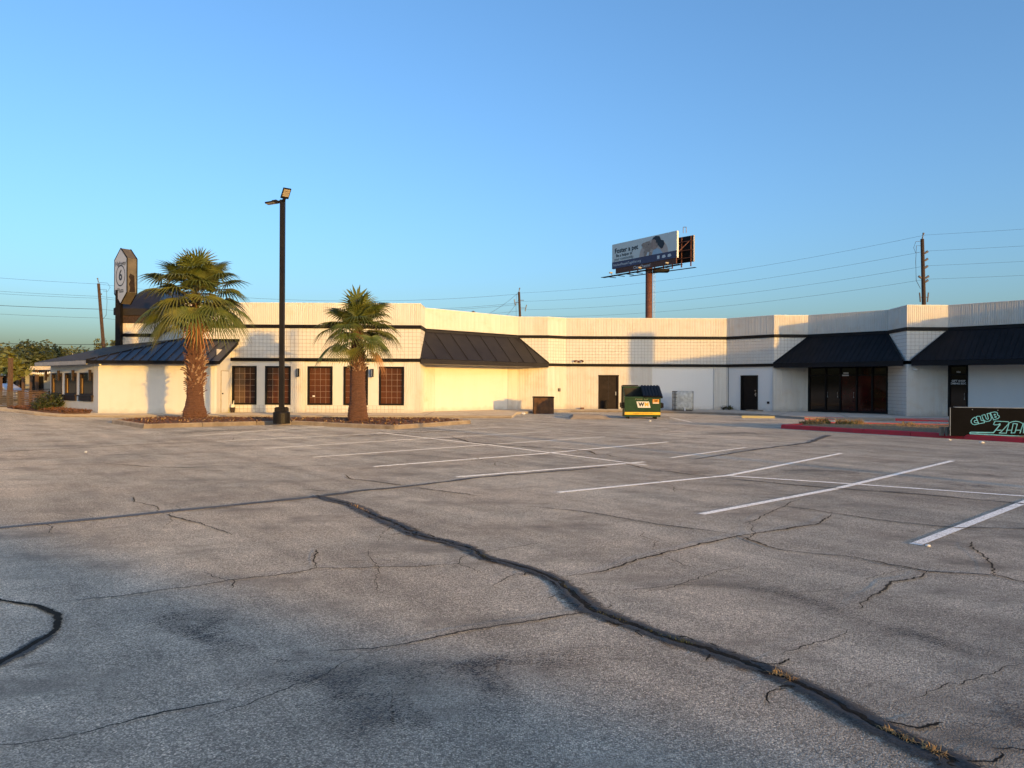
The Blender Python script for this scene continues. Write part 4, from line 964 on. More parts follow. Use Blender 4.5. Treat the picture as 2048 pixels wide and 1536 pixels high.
MB().poly([EC, TA, WM_, WL]).build('left_slope', M['roof_shingle'], ax); MB().poly([EC, WL, EL]).build('left_slope', M['roof_shingle'], ax)
lf = MB(); lf.obox(EC - Vector((0, 0, 0.2)), EL-EC, (0.05, 0.05, 0), (0, 0, 0.19)); lf.build('fascia', M['soffit'], ax)
so = MB(); so.poly([EC + Vector((0,0.1,-0.15)), ER + Vector((0,0.1,-0.15)), Vector((-14.12, 36.85, 2.55)), Vector((-20.3, 36.85, 2.55))]); so.poly([EC+Vector((0.05,0.05,-0.16)), EL+Vector((0.05,0.05,-0.16)), Vector((-25.6,41.7,2.54)), Vector((-20.3,36.85,2.54))]); so.build('soffit', M['soffit'], ax)
MB().tube([(-20.0, 36.4, 2.53), (-20.0, 36.4, 2.47)], 0.06, 10).build('soffit_lamp', M['bulb'], ax)
# ------------------------------------------------------------------ palms
def palm(loc, trunk, crown_z, fronds, seed, label, boots, lean=(0, 0)):
    rnd = random.Random(seed); root = empty('fan_palm', loc); tag(root, label, 'palm tree', 'fan palms in the parking island')
    x0, y0, z0 = loc
    # trunk
    mb = MB(); n = 26; prof = trunk; k = 0
    dense = []
    for (ra, za), (rb_, zb) in zip(prof, prof[1:]):
        m_ = max(1, int((zb-za)/0.045))
        for i in range(m_):
            t = i/m_; r = ra+(rb_-ra)*(t*t*(3-2*t)); dense.append((r*(1 + (0.022 if k % 2 else -0.01)), za+(zb-za)*t)); k += 1
    dense.append(prof[-1])
    mb.lathe(dense, (0, 0), n, 0.05)
    mb.v = [(v[0]*(1+0.03*mnoise.noise(Vector(v)*9)) + lean[0]*v[2] + x0, v[1]*(1+0.03*mnoise.noise(Vector(v)*9)) + lean[1]*v[2] + y0, v[2] + z0) for v in mb.v]
    mb.build('trunk', M['palm_trunk'], root, smooth=False)
    def rad(z):
        for (ra, za), (rb_, zb) in zip(prof, prof[1:]):
            if za <= z <= zb: return ra+(rb_-ra)*(z-za)/max(1e-6, zb-za)
        return prof[-1][0]
    # old leaf bases
    meshes = []
    for v in range(4):
        b = MB(); L = (0.26, 0.20, 0.32, 0.16)[v]; w0, w1 = (0.13, 0.12, 0.10, 0.14)[v], (0.05, 0.06, 0.03, 0.08)[v]
        secs = []
        for i in range(4):
            t = i/3; w = w0+(w1-w0)*t; c = Vector((0.03+0.55*L*t*t, 0, L*t*0.9)); secs.append([c+Vector((0, -w/2, 0)), c+Vector((0.02, 0, -0.01)), c+Vector((0, w/2, 0)), c+Vector((-0.025, 0, 0.012))])
        k0 = 0
        for s in secs: b.v += [tuple(p) for p in s]
        for i in range(3):
            for j in range(4): q = (j+1) % 4; b.f.append((i*4+j, i*4+q, i*4+4+q, i*4+4+j))
        b.f.append((12, 13, 14, 15))
        for mname in ('leaf_boot', 'leaf_boot_pale'): meshes.append(b.mesh('leaf_base', M[mname]))
    for (za, zb, count, pale, sc, tilt) in boots:
        for i in range(count):
            z = za + (zb-za)*(i+rnd.random())/count; th = i*2.39996 + rnd.uniform(-.25, .25); r = rad(z)
            me = meshes[2*rnd.randrange(4) + (1 if rnd.random() < pale else 0)]
            s = sc*rnd.uniform(0.75, 1.25)
            inst('leaf_base', me, root, (x0+lean[0]*z+(r-0.03)*math.cos(th), y0+lean[1]*z+(r-0.03)*math.sin(th), z0+z), (rnd.uniform(-.25, .25), tilt+rnd.uniform(-.25, .3), th), (s, s, s))
    # fronds
    def frond(yaw, el, Lp, Rf, m, droop, nseg=24, fold=0.0, name='frond'):
        hub0 = Vector((x0+lean[0]*crown_z, y0+lean[1]*crown_z, z0+crown_z + rnd.uniform(-0.10, 0.18)))
        h = Vector((math.cos(yaw), math.sin(yaw), 0)); side = Vector((-math.sin(yaw), math.cos(yaw), 0))
        pts = [hub0 + h*0.08]
        e = el + 0.22; nst = 7
        for i in range(nst):
            pts.append(pts[-1] + (h*math.cos(e) + UP*math.sin(e))*Lp/nst); e -= 0.45/nst*(1.0 if el > -0.6 else 0.5)
        mb = MB(); mb.tube(pts, [0.022]*2 + [0.015]*(nst-2) + [0.012], 5)
        c = pts[-1]; axd = (h*math.cos(e) + UP*math.sin(e)); nrm = side.cross(axd).normalized()
        if nrm.z < 0 and el > -1.0: nrm = -nrm
        fr_ = MB(); spread = R(118)
        rr = [Rf*(0.80+0.20*math.cos(-spread+2*spread*i/nseg))*rnd.uniform(0.9, 1.06) for i in range(nseg)]
        rolls = rnd.uniform(-0.25, 0.25)
        for i in range(nseg):
            a0, a1 = -spread+2*spread*i/nseg, -spread+2*spread*(i+1)/nseg; am = (a0+a1)/2
            def P(a, r, ll, w=1.0):
                # pleated blade that arches and lets its tips hang
                a_ = am + (a-am)*w
                q = axd*math.cos(a_)*r + side*math.sin(a_)*r + nrm*(0.10*Rf*(abs(math.sin(a_))**1.5)*(r/Rf) + fold*abs(math.sin(a_))*r + rolls*math.sin(a_)*r*0.5)
                t = r/Rf
                return c + q - UP*droop*Rf*(0.15*t*t + 0.75*max(0, t-0.45)**1.6*ll)
            ll = rnd.uniform(0.8, 1.5); r3 = rr[i]
            secs = [(0.03*Rf, 1.0, 0.0), (0.26*Rf, 1.0, 0.035), (0.45*Rf, 0.88, 0.05), (0.68*Rf, 0.48, 0.04), (0.92*r3, 0.22, 0.02), (1.15*r3, 0.02, 0.0)]
            rows = []
            for r, w, pl in secs:
                L_, M_, R_ = P(a0, r, ll, w), P(am, r, ll, w), P(a1, r, ll, w)
                rows.append((L_, M_ + nrm*pl*Rf*0.55, R_))
            k = len(fr_.v)
            for row in rows: fr_.v += [tuple(p) for p in row]
            for j in range(len(rows)-1):
                b = k+3*j; fr_.f += [(b, b+1, b+4, b+3), (b+1, b+2, b+5, b+4)]
        o = fr_.build(name, m, root)
        mb.build('petiole', M['petiole'] if m is not M['frond_dead'] else M['frond_dead'], o)
        return o
    for f in fronds(rnd): frond(*f)
    return root
def crown(Lp, Rf, n, extra):
    def gen(rnd):
        out = []
        for i in range(n):
            t = (i+0.5)/n; el = R(88) - R(112)*t**1.15; yaw = i*2.39996 + rnd.uniform(-.5, .5)
            lp = Lp*rnd.uniform(0.5, 1.15)*(0.85 + 0.15*min(1, t*2.5))
            m = M['frond_gold'] if (t > 0.5 and rnd.random() < 0.45) else M['frond_green']
            out.append((yaw, el + rnd.uniform(-.18, .18), lp, Rf*rnd.uniform(0.85, 1.1), m, 0.25 + 0.75*t + rnd.uniform(-.1, .3)))
        return out + extra(rnd)
    return gen
T1 = [(0.46, 0.0), (0.475, 0.10), (0.45, 0.28), (0.37, 0.62), (0.32, 0.95), (0.31, 1.35), (0.32, 1.8), (0.33, 2.3), (0.31, 2.9), (0.27, 3.4), (0.22, 3.9), (0.17, 4.4), (0.09, 5.1)]
p1 = W(390, 836, 31.0)
palm((p1.x, 31.0, 0.14), T1, 4.80, crown(1.42, 1.02, 58, lambda rnd: [(-1.75, R(-50), 1.15, 0.9, M['frond_gold'], 0.4, 26), (-1.05, R(-58), 1.25, 0.75, M['frond_dead'], 0.9, 22), (-2.5, R(-48), 1.35, 0.95, M['frond_gold'], 0.7, 26), (-2.85, R(-52), 1.4, 0.9, M['frond_gold'], 0.9, 26), (-0.5, R(-42), 1.4, 0.9, M['frond_green'], 0.9, 26), (-3.05, R(-35), 1.5, 1.0, M['frond_green'], 0.9, 28), (-0.1, R(-28), 1.5, 1.0, M['frond_green'], 0.9, 28)]), 11,
     'larger fan palm with shaggy trunk in front of the cream annex', [(1.35, 2.6, 150, 0.5, 0.78, 0.28), (2.6, 4.2, 140, 0.05, 0.75, 0.02), (0.95, 1.4, 30, 0.1, 0.55, 0.3), (0.05, 0.3, 26, 0.0, 0.5, 0.5)])
T2 = [(0.39, 0.0), (0.40, 0.15), (0.37, 0.45), (0.31, 0.85), (0.285, 1.3), (0.28, 1.75), (0.28, 2.15), (0.28, 2.5), (0.24, 2.9), (0.17, 3.3), (0.08, 3.75)]
p2 = W(714, 846, 29.3)
palm((p2.x+0.04, 29.3, 0.14), T2, 3.50, crown(1.0, 0.78, 46, lambda rnd: [(-0.75, R(-50), 0.95, 0.66, M['frond_gold'], 0.7, 24), (-0.35, R(-55), 1.05, 0.6, M['frond_dead'], 0.9, 20), (-2.2, R(-45), 0.9, 0.72, M['frond_green'], 0.6, 24), (-2.75, R(-40), 1.15, 0.75, M['frond_green'], 0.8, 24), (-1.75, R(-52), 0.9, 0.62, M['frond_gold'], 0.4, 24), (0.5, R(-40), 0.9, 0.7, M['frond_green'], 0.8, 24), (-1.57, R(88), 1.15, 0.55, M['frond_green'], 0.0, 8)]), 23,
     'smaller fan palm right of the lamp post in front of the copper windows', [(1.95, 2.35, 60, 0.9, 0.62, 0.25), (2.35, 3.2, 70, 0.15, 0.65, 0.05), (0.5, 1.9, 60, 0.0, 0.32, 0.3)], lean=(-0.012, 0))
# ------------------------------------------------------------------ lamp posts
def lamp_post(loc, label):
    root = empty('lamp_post', loc); tag(root, label, 'lamp post', 'parking lot lamp posts')
    MB().lathe([(0.31, 0), (0.315, 0.03), (0.315, 0.40), (0.30, 0.44), (0.24, 0.46)], (0, 0), 28).build('footing', M['pole_black'], root, local=True)
    c = MB(); c.box((0, 0, 0.53), (0.42, 0.42, 0.14)); c.box((0, 0, 0.615), (0.36, 0.36, 0.03)); c.build('base_cover', M['pole_black'], root, local=True)
    MB().box((0, 0, 4.57), (0.17, 0.17, 7.9)).build('pole', M['pole_black'], root, local=True)
    # head towards the right, tilted up; head towards the left, seen edge on
    for side, tilt, yaw in ((1, 0.80, R(-52)), (-1, -0.12, R(172))):
        a = Vector((math.cos(yaw), math.sin(yaw), 0)); d = (a*math.cos(tilt) + UP*math.sin(tilt)).normalized(); s = Vector((-math.sin(yaw), math.cos(yaw), 0)); nn = d.cross(s)
        if nn.z > 0: nn = -nn                                  # nn points to the lamp's lower face
        o = Vector((0, 0, 8.46)) + a*0.09
        h = MB(); h.obox(o - s*0.05 - nn*0.04, d*0.16, s*0.1, nn*0.08)
        h.obox(o + d*0.12 - s*0.15 - nn*0.04, d*0.44, s*0.30, nn*0.055); h.obox(o + d*0.12 - s*0.10 - nn*0.08, d*0.18, s*0.20, nn*0.042)
        hd = h.build('lamp_head', M['pole_black'], root, local=True)
        for k in range(4):
            MB().obox(o + d*(0.22+k*0.08) - s*0.12 + nn*0.016, d*0.064, s*0.24, nn*0.010).build('led_strip', M['led_lens'], hd, local=True)
    return root
pb = G(563.5, 847, 0.10)
lamp_post((pb.x, pb.y, 0.10), 'tall black twin-head lamp post standing between the two palms')
lamp_post((18.6, -1.2, 0.0), 'second black lamp post, outside the picture to the right')
# ------------------------------------------------------------------ dumpster
dg = G(1287, 838); dp_ = empty('dumpster', (dg.x, dg.y+0.62, 0.0), R(-3)); tag(dp_, 'green front-load dumpster with one black lid flipped open', 'dumpster')
HW, YF, YB = 0.86, -0.60, 0.55; ZF, ZR = 1.06, 1.55
b = MB(); t = 0.03
prof = [(YF+0.06, 0.14), (YF, ZF), (YB, ZR), (YB, 0.14)]
for x in (-HW, HW-t): b.extrude([Vector((x, y, z)) for y, z in prof], (t, 0, 0))
b.extrude([Vector((-HW+t, y, z)) for y, z in ((YF+0.06, 0.14), (YF, ZF), (YF+t, ZF), (YF+0.06+t, 0.14))], (2*HW-2*t, 0, 0))
b.obox((-HW+t, YB-t, 0.14), (2*HW-2*t, 0, 0), (0, t, 0), (0, 0, ZR-0.14)); b.obox((-HW, YF+0.06, 0.10), (2*HW, 0, 0), (0, YB-YF-0.06, 0), (0, 0, 0.05))
b.obox((-HW-0.02, YF-0.035, ZF-0.07), (2*HW+0.04, 0, 0), (0, 0.035, 0), (0, 0, 0.08))
b.build('body', M['dumpster_green'], dp_, local=True)
for x in (-0.7, 0.62): MB().obox((x, YF+0.12, 0.0), (0.08, 0, 0), (0, 1.0, 0), (0, 0, 0.10)).build('skid', M['black_trim'], dp_, local=True)
for s_ in (-1, 1):
    f = MB(); x = s_*(HW+0.075)
    for dz in (0.0, 0.2): f.box((x, -0.05, 0.55+dz), (0.14, 0.95, 0.02))
    f.box((s_*(HW+0.14), -0.05, 0.65), (0.015, 0.95, 0.22)); f.box((s_*(HW+0.05), YF+0.1, 0.65), (0.09, 0.03, 0.28)); f.build('fork_pocket', M['black_trim'], dp_, local=True)
sd = (Vector((0, YF, ZF)) - Vector((0, YB, ZR))); sn = Vector((0, -sd.z, sd.y)).normalized()
if sn.z < 0: sn = -sn
ld = MB(); o_ = Vector((0.02, YB+0.02, ZR+0.03)); d_ = sd.normalized()*(sd.length+0.06)
ld.obox(o_, (HW+0.07, 0, 0), d_, sn*0.02)
for k in range(6): ld.obox(o_ + Vector((0.03+k*0.15, 0, 0)) + sn*0.02, (0.085, 0, 0), d_*0.985, sn*0.035)
ld.obox(o_ + d_, (HW+0.07, 0, 0), d_.normalized()*0.015, -sn*0.07)
ld.build('lid', M['black_plastic'], dp_, local=True)
lo_ = MB(); o_ = Vector((-HW-0.05, YB+0.05, ZR+0.05)); d_ = Vector((0, 0.10, -1.15))
lo_.obox(o_, (HW+0.03, 0, 0), d_, (0, 0.02, 0))
for k in range(6): lo_.obox(o_ + Vector((0.03+k*0.15, 0.02, 0)), (0.085, 0, 0), d_*0.98, (0, 0.035, 0))
lo_.obox(o_ + Vector((0.05, -0.05, -0.02)), (HW-0.1, 0, 0), (0, 0.12, 0), (0, 0, 0.05)); lo_.build('open_lid', M['black_plastic'], dp_, local=True)
hg = MB(); hg.tube([(-HW-0.03, YB+0.03, ZR+0.02), (HW+0.03, YB+0.03, ZR+0.02)], 0.018, 8); hg.build('hinge_rod', M['steel'], dp_, local=True)
def onf(x, z, o=0.0):
    k = (z-0.14)/(ZF-0.14); return Vector((x, YF+0.06-0.06*k-0.004-o, z))
def decal(name, pts, m, o=0.0):
    return MB().extrude([onf(x, z, o) for x, z in pts], (0, -0.003, 0)).build(name, M[m], dp_, local=True)
decal('yellow_strip', [(-HW+0.01, 0.20), (HW-0.01, 0.20), (HW-0.01, 0.33), (-HW+0.01, 0.33)], 'decal_yellow')
decal('logo_plate', [(-0.30, 0.84), (0.30, 0.84), (0.38, 0.54), (-0.22, 0.54)], 'white_print')
decal('sticker', [(0.48, 0.74), (0.78, 0.74), (0.78, 0.95), (0.48, 0.95)], 'decal_orange'); decal('sticker_text', [(0.49, 0.75), (0.77, 0.75), (0.77, 0.788), (0.49, 0.788)], 'white_print', 0.004)
def dtext(body, size, x, z, m, **kw):
    o = text(body, size, (0, 0, 0), (1, 0, 0), (0, -0.065, 1), m, dp_, **kw); o.location = onf(x, z, 0.008); return o
dtext('W', 0.25, -0.06, 0.69, M['print_ink'], bold=0.014); dtext('M', 0.25, 0.19, 0.69, M['decal_gold'], bold=0.014)
dtext('Punta Sur', 0.14, -0.06, 0.955, M['chalk'], shear=0.25, bold=-0.002, spacing=1.15); dtext('Overage fees may apply  do not overfill', 0.06, 0, 0.265, M['print_ink'])
dtext('TRASH\nONLY', 0.06, 0.63, 0.87, M['door_brown'], bold=0.003)
MB().obox((-HW+t+0.004, YB-t-0.02, 0.16), (2*HW-2*t-0.008, 0, 0), (0, 0.012, 0), (0, 0, ZR-0.22)).build('lining', M['dumpster_inside'], dp_, local=True)  # dark sheets added inside so the interior looks shaded
MB().extrude([Vector((-HW+t+0.004, y, z)) for y, z in ((YF+0.12, 0.16), (YF+0.06, ZF-0.04), (YB-0.08, ZR-0.06), (YB-0.08, 0.16))], (0.01, 0, 0)).build('lining', M['dumpster_inside'], dp_, local=True)
tr = MB(); 
for i in range(5): tr.box((-0.55+i*0.2+random.uniform(-.05, .05), 0.0+random.uniform(-.2, .3), 0.55), (0.35, 0.3, 0.5), random.uniform(0, 3))
tr.build('rubbish', M['dumpster_inside'], dp_, local=True)
# ------------------------------------------------------------------ rusty bin
bn = W(1087, 826, 41.6); bb = empty('metal_bin', (bn.x, 41.9, 0.001), R(4)); tag(bb, 'low rusty open metal bin left of the brown door, half in shade', 'bin')
b = MB(); w_, h_, d_ = 0.55, 0.95, 0.8
for x in (-w_, w_-0.03): b.obox((x, -d_/2, 0.0), (0.03, 0, 0), (0, d_, 0), (0, 0, h_))
for y in (-d_/2+0.0, d_/2-0.03): b.obox((-w_+0.03, y+0.002, 0.0), (2*w_-0.06, 0, 0), (0, 0.026, 0), (0, 0, h_-0.01))
b.obox((-w_, -d_/2, 0.02), (2*w_, 0, 0), (0, d_, 0), (0, 0, 0.03)); b.build('body', M['bin_dark'], bb, local=True)
r_ = MB()
for y in (-d_/2-0.02, d_/2-0.01): r_.obox((-w_-0.02, y, h_-0.06), (2*w_+0.04, 0, 0), (0, 0.03, 0), (0, 0, 0.07))
for x in (-w_-0.02, w_-0.01): r_.obox((x, -d_/2+0.012, h_-0.06), (0.03, 0, 0), (0, d_-0.024, 0), (0, 0, 0.068))
r_.build('rim', M['black_trim'], bb, local=True)
for x in (-0.36, -0.05, 0.3): MB().obox((x, -d_/2-0.022, 0.02), (0.05, 0, 0), (0, 0.02, 0), (0, 0, h_-0.08)).build('stiffener', M['bin_dark'], bb, local=True)
MB().obox((-w_+0.05, -d_/2+0.05, h_-0.03), (0.6, 0.0, 0), (0, 0.7, 0), (0, 0, 0.05)).build('board', M['bin_dark'], bb, local=True)
# ------------------------------------------------------------------ tote
tt = empty('liquid_tote', (10.15, 44.6, 0.12), R(-12)); tag(tt, 'dented white plastic liquid tote in a wire cage right of the dumpster', 'tote')
b = bmesh.new(); bmesh.ops.create_cube(b, size=1.0)
bmesh.ops.subdivide_edges(b, edges=b.edges[:], cuts=7, use_grid_fill=True)
for v in b.verts:
    c = v.co; 
    r = max(abs(c.x), abs(c.y), abs(c.z)); s = c.normalized()*0.62
    v.co = c.lerp(s, 0.22)
    q = v.co
    dent = 0.04*mnoise.noise(Vector((c.x*3, c.y*3, c.z*3))) + (0.03*math.cos(14*math.atan2(c.z, c.x)) if c.y < -0.45 and r > 0.2 else 0)
    v.co = Vector((q.x*1.16, q.y*1.06 + dent, q.z*1.12))*1.0 + Vector((0, 0, 0.60))
me = bpy.data.meshes.new('tank'); b.to_mesh(me); b.free(); me.materials.append(M['tote_plastic']); me.polygons.foreach_set('use_smooth', [True]*len(me.polygons))
o = bpy.data.objects.new('tank', me); C.objects.link(o); o.parent = tt
cg = MB(); X, Y = 0.60, 0.54
for z in (0.12, 0.35, 0.58, 0.81, 1.10): cg.tube([(-X, -Y+0.1, z), (-X, Y, z), (X, Y, z), (X, -Y+0.1, z)], 0.014, 6)
for x in (-0.45, -0.36): 
    for z in (0.35, 0.58, 0.81): pass
for z in (0.35, 0.58, 0.81, 1.0): cg.tube([(-X, -Y, z), (-0.34, -Y-0.02, z-0.02)], 0.012, 6)
for x in (-X, -0.48, -0.40): cg.tube([(x, -Y-0.01, 0.06), (x, -Y-0.01, 1.14)], 0.012, 6)
for y in (-0.3, 0, 0.3):
    for x in (-X, X): cg.tube([(x, y, 0.06), (x, y, 1.12)], 0.012, 6)
cg.tube([(-0.3, -Y, 1.14), (-X, -Y, 1.14), (-X, Y, 1.14), (X, Y, 1.14), (X, -Y+0.15, 1.14)], 0.018, 6); cg.build('cage', M['cage'], tt, local=True)
v_ = MB(); v_.tube([(0.12, -0.48, 0.14), (0.12, -0.62, 0.12), (0.12, -0.66, 0.02)], 0.045, 10); v_.box((0.12, -0.58, 0.21), (0.16, 0.04, 0.025)); v_.build('valve', M['white_plain'], tt, local=True)
rc = MB(); rc.box((0.12, -0.505, 0.15), (0.36, 0.02, 0.2)); rc.build('valve_recess', M['cage'], tt, local=True)
MB().box((0, 0, 0.04), (1.16, 1.0, 0.05)).build('skid', M['cage'], tt, local=True)
# ------------------------------------------------------------------ club sign on the grass island
c0_ = Vector((13.72, 23.45, 0)); c1_ = Vector((18.2, 21.7, 0)); cs = empty('club_sign', (13.72, 23.45, 0.1)); tag(cs, 'long low black CLUB sign with cyan outlined letters on the grass island', 'sign')
gs = Seg((c0_.x, c0_.y), (c1_.x, c1_.y)); zb_, zt_ = 0.10, 0.985
gbox(MB(), gs, 0, gs.L, zb_, zt_, -0.30, 0.0).build('board', M['sign_black'], cs)
gbox(MB(), gs, 0.12, gs.L, zt_, zt_+0.018, -0.28, -0.02).build('top_trim', M['steel'], cs); gbox(MB(), gs, -0.02, 0.0, zb_, zt_, -0.02, 0.008).build('edge_trim', M['steel'], cs)
for x in (-0.06, -0.22):
    MB().box(gs.p(x+0.02, 0.22, -0.32), (0.1, 0.1, 0.28)).build('block_foot', M['curb_concrete'], cs)
def cl(px, py):
    s = gs.s_of(px); D = gs.p(s, 0).y; return (s, EYE - ((py-768) - ROLL*(px-1024)) / FPX * D)
def stroke(pts, w, name='outline', closed=False):
    q = [cl(*p) for p in pts]
    if closed: q.append(q[0])
    mb = MB()
    for i, ((s0, z0), (s1, z1)) in enumerate(zip(q, q[1:])):
        L = math.hypot(s1-s0, z1-z0)
        if L < 1e-5: continue
        dx, dz = (s1-s0)/L, (z1-z0)/L; nx, nz = -dz*w/2, dx*w/2; e = w*0.35; o = 0.004 + 0.0004*(i % 3)
        mb.poly([gs.p(s0-dx*e-nx, z0-dz*e-nz, o), gs.p(s1+dx*e-nx, z1+dz*e-nz, o), gs.p(s1+dx*e+nx, z1+dz*e+nz, o), gs.p(s0-dx*e+nx, z0-dz*e+nz, o)])
    return mb.build(name, M['cyan_paint'], cs)
sc_ = 168/2048
def cz(x, y): return (1880 + x*sc_, 800 + y*sc_)
LT = [
 [(885,445),(850,420),(800,450),(762,500),(765,550),(800,590),(850,602),(910,590),(945,575),(940,545),(890,560),(850,548),(835,520),(850,500),(885,495),(905,490)],
 [(885,410),(920,395),(980,395),(1010,500),(1050,500),(1095,530),(1085,555),(945,580),(910,480)],
 [(1020,375),(1095,355),(1130,450),(1160,472),(1185,455),(1150,335),(1215,320),(1255,430),(1245,480),(1205,515),(1140,525),(1090,505),(1055,470)],
 [(1230,310),(1330,290),(1390,300),(1408,335),(1400,365),(1440,380),(1450,415),(1420,450),(1310,485),(1290,440)],
 [(1320,350),(1345,345),(1350,365),(1325,372)], [(1340,405),(1370,400),(1372,420),(1345,425)],
 [(1345,515),(1670,530),(1690,560),(1620,640),(1500,770),(1450,805),(1620,808),(1640,730),(1690,560),(1760,530),(1850,518),(1930,530),(2010,565),(2040,600)],
 [(1345,515),(1310,590),(1330,605),(1450,600),(1470,575),(1440,590)], [(1470,600),(1310,795),(760,785),(730,800),(745,822),(1100,840),(2048,885),(2700,910)],
 [(900,800),(1310,800)], [(1390,735),(1500,735)], [(1625,735),(1760,735)], [(1790,570),(1890,585),(1830,800),(1740,805)], [(1850,735),(1975,735)], [(1955,808),(2025,590)], [(2048,560),(2040,800),(2075,805),(2130,560),(2300,565),(2360,600),(2310,800),(2250,800)]]
for i, L_ in enumerate(LT):
    stroke([cz(*p) for p in L_], 0.020 if i < 6 else (0.022 if i != 8 else 0.028), closed=(i in (0, 1, 2, 3, 4, 5, 12)))
for q in ((1945, 818), (1996, 819)):
    s, z = cl(*q); gbox(MB(), gs, s-0.01, s+0.01, z-0.03, z-0.01, 0.0, 0.008).build('bolt', M['steel'], cs)
# ------------------------------------------------------------------ billboard
bl_ = W(1223, 513, 137); br_ = W(1352.5, 489, 124)
blb = empty('billboard', (W(1297, 600, 131).x, 131, 0)); tag(blb, 'large grey Foster a pet billboard on a thick rust-brown steel post', 'billboard')
gB = Seg((bl_.x, bl_.y), (br_.x, br_.y)); HB = 4.45
zc_ = (bl_.z + br_.z)/2
def bp(s, h, o=0.0): return gB.p(s*gB.L, zc_ - HB/2 + h*HB, o)
MB().obox(bp(0, 0, -0.4), gB.d*gB.L, gB.n*0.4, UP*HB).build('panel', M['billboard_grey'], blb)
def bpoly(name, pts, m, o): return MB().extrude([bp(x, y, o) for x, y in pts], gB.n*0.01).build(name, M[m], blb)
bpoly('navy_strip', [(0, 0), (1, 0), (1, 0.27), (0, 0.27)], 'billboard_navy', 0.01)
arc = [(0.66 + 0.215*math.cos(t), 0.27 + 0.60*math.sin(t)) for t in [math.pi*i/20 for i in range(21)]]
bpoly('peach_arc', arc, 'print_peach', 0.01)
bpoly('printed_shirt', [(0.64,0.27),(0.655,0.42),(0.70,0.52),(0.76,0.42),(0.80,0.27)], 'print_shirt', 0.022)
bpoly('printed_face', [(0.615,0.62),(0.625,0.74),(0.645,0.86),(0.70,0.90),(0.74,0.80),(0.735,0.60),(0.70,0.47),(0.66,0.47),(0.635,0.50)], 'print_skin', 0.034)
bpoly('printed_hair', [(0.64,0.84),(0.66,0.93),(0.70,0.97),(0.75,0.93),(0.775,0.78),(0.81,0.74),(0.825,0.60),(0.80,0.46),(0.775,0.44),(0.745,0.55),(0.725,0.62),(0.715,0.72),(0.70,0.66),(0.70,0.80),(0.67,0.86)], 'print_ink', 0.046)
bpoly('printed_dog', [(0.475,0.74),(0.50,0.80),(0.53,0.80),(0.56,0.83),(0.60,0.82),(0.62,0.74),(0.615,0.62),(0.63,0.50),(0.60,0.42),(0.64,0.36),(0.63,0.27),(0.52,0.27),(0.51,0.42),(0.53,0.52),(0.50,0.60),(0.49,0.68)], 'print_dog', 0.034)
bpoly('printed_bib', [(0.555,0.27),(0.57,0.40),(0.60,0.40),(0.59,0.27)], 'white_print', 0.046)
bpoly('printed_eye', [(0.575,0.70),(0.59,0.715),(0.60,0.70),(0.59,0.685)], 'print_ink', 0.046)
text('Foster a pet', 1.22, bp(0.235, 0.70, 0.03), gB.d, UP, M['print_ink'], blb, 0.03); text('Be a helper in', 0.74, bp(0.20, 0.505, 0.03), gB.d, UP, M['print_ink'], blb, 0.012)
text('your community.', 0.74, bp(0.20, 0.365, 0.03), gB.d, UP, M['print_grey'], blb, 0.005); text('PetsAndPeopleTogether.org', 0.62, bp(0.245, 0.135, 0.03), gB.d, UP, M['white_print'], blb, 0.005)
for x in (0.735, 0.815, 0.895): bpoly('logo', [(x-0.018, 0.07), (x+0.018, 0.07), (x+0.018, 0.20), (x-0.018, 0.20)] if x < 0.8 else [(x-0.028, 0.09), (x, 0.07), (x+0.03, 0.10), (x+0.015, 0.19), (x-0.02, 0.18)], 'white_print', 0.024)
ap = MB(); ap.obox(gB.p(0.9, zc_-HB/2-0.95, -0.25), gB.d*(gB.L-1.1), gB.n*0.2, UP*0.93); ap.build('apron', M['rust_steel'], blb)
text('ClearChannel', 0.75, gB.p(gB.L*0.48, zc_-HB/2-0.45, -0.04), gB.d, UP, M['white_print'], blb, 0.005)
# second face, seen from behind, spreading in a V
b2a = Vector((br_.x+0.5, br_.y+1.2, 0)); dir2 = Vector((-0.55, 0.83, 0)).normalized()
b2s = W(1385, 500, 126.5); b2s.z = 0; b2e = b2s + Vector((-0.66, 0.75, 0))*14.0
g2b = Seg((b2s.x, b2s.y), (b2e.x, b2e.y))
MB().obox(g2b.p(0, zc_-HB/2-0.25), g2b.d*g2b.L, g2b.n*0.18, UP*HB).build('rear_panel', M['black_trim'], blb)
frb = MB()
for k in range(8):
    s = 0.3 + k*1.9; frb.obox(g2b.p(s, zc_-HB/2-1.0, -0.22), g2b.d*0.14, g2b.n*0.2, UP*(HB+0.7))
for z in (0.4, 1.7, 3.2): frb.obox(g2b.p(0, zc_-HB/2+z, -0.36), g2b.d*g2b.L, g2b.n*0.13, UP*0.13)
for k in range(4): frb.tube([gB.p(gB.L-0.5-k*4.0, zc_-1.5+0.5*k, -0.4), g2b.p(0.6+k*4.0, zc_+1.0-0.6*k, -0.3)], 0.07, 6)
frb.build('rear_frame', M['rust_steel'], blb)
MB().obox(g2b.p(-0.16, zc_-HB/2-0.25, -0.1), g2b.d*0.14, g2b.n*0.3, UP*HB).build('rear_edge', M['soffit'], blb)
pc = W(1297, 600, 131); MB().tube([(pc.x, 131, 0), (pc.x, 131, zc_-HB/2-0.6)], 0.60, 20).build('post', M['rust_steel'], blb, smooth=True)
for k in range(2):
    MB().tube([(pc.x+0.72+0.25*k, 130.6, 4), (pc.x+0.72+0.25*k, 130.6, zc_-HB/2-1)], 0.035, 6).build('ladder_rail', M['steel'], blb)
rg_ = MB()
for i in range(34): rg_.tube([(pc.x+0.72, 130.6, 5+i*0.55), (pc.x+0.97, 130.6, 5+i*0.55)], 0.02, 5)
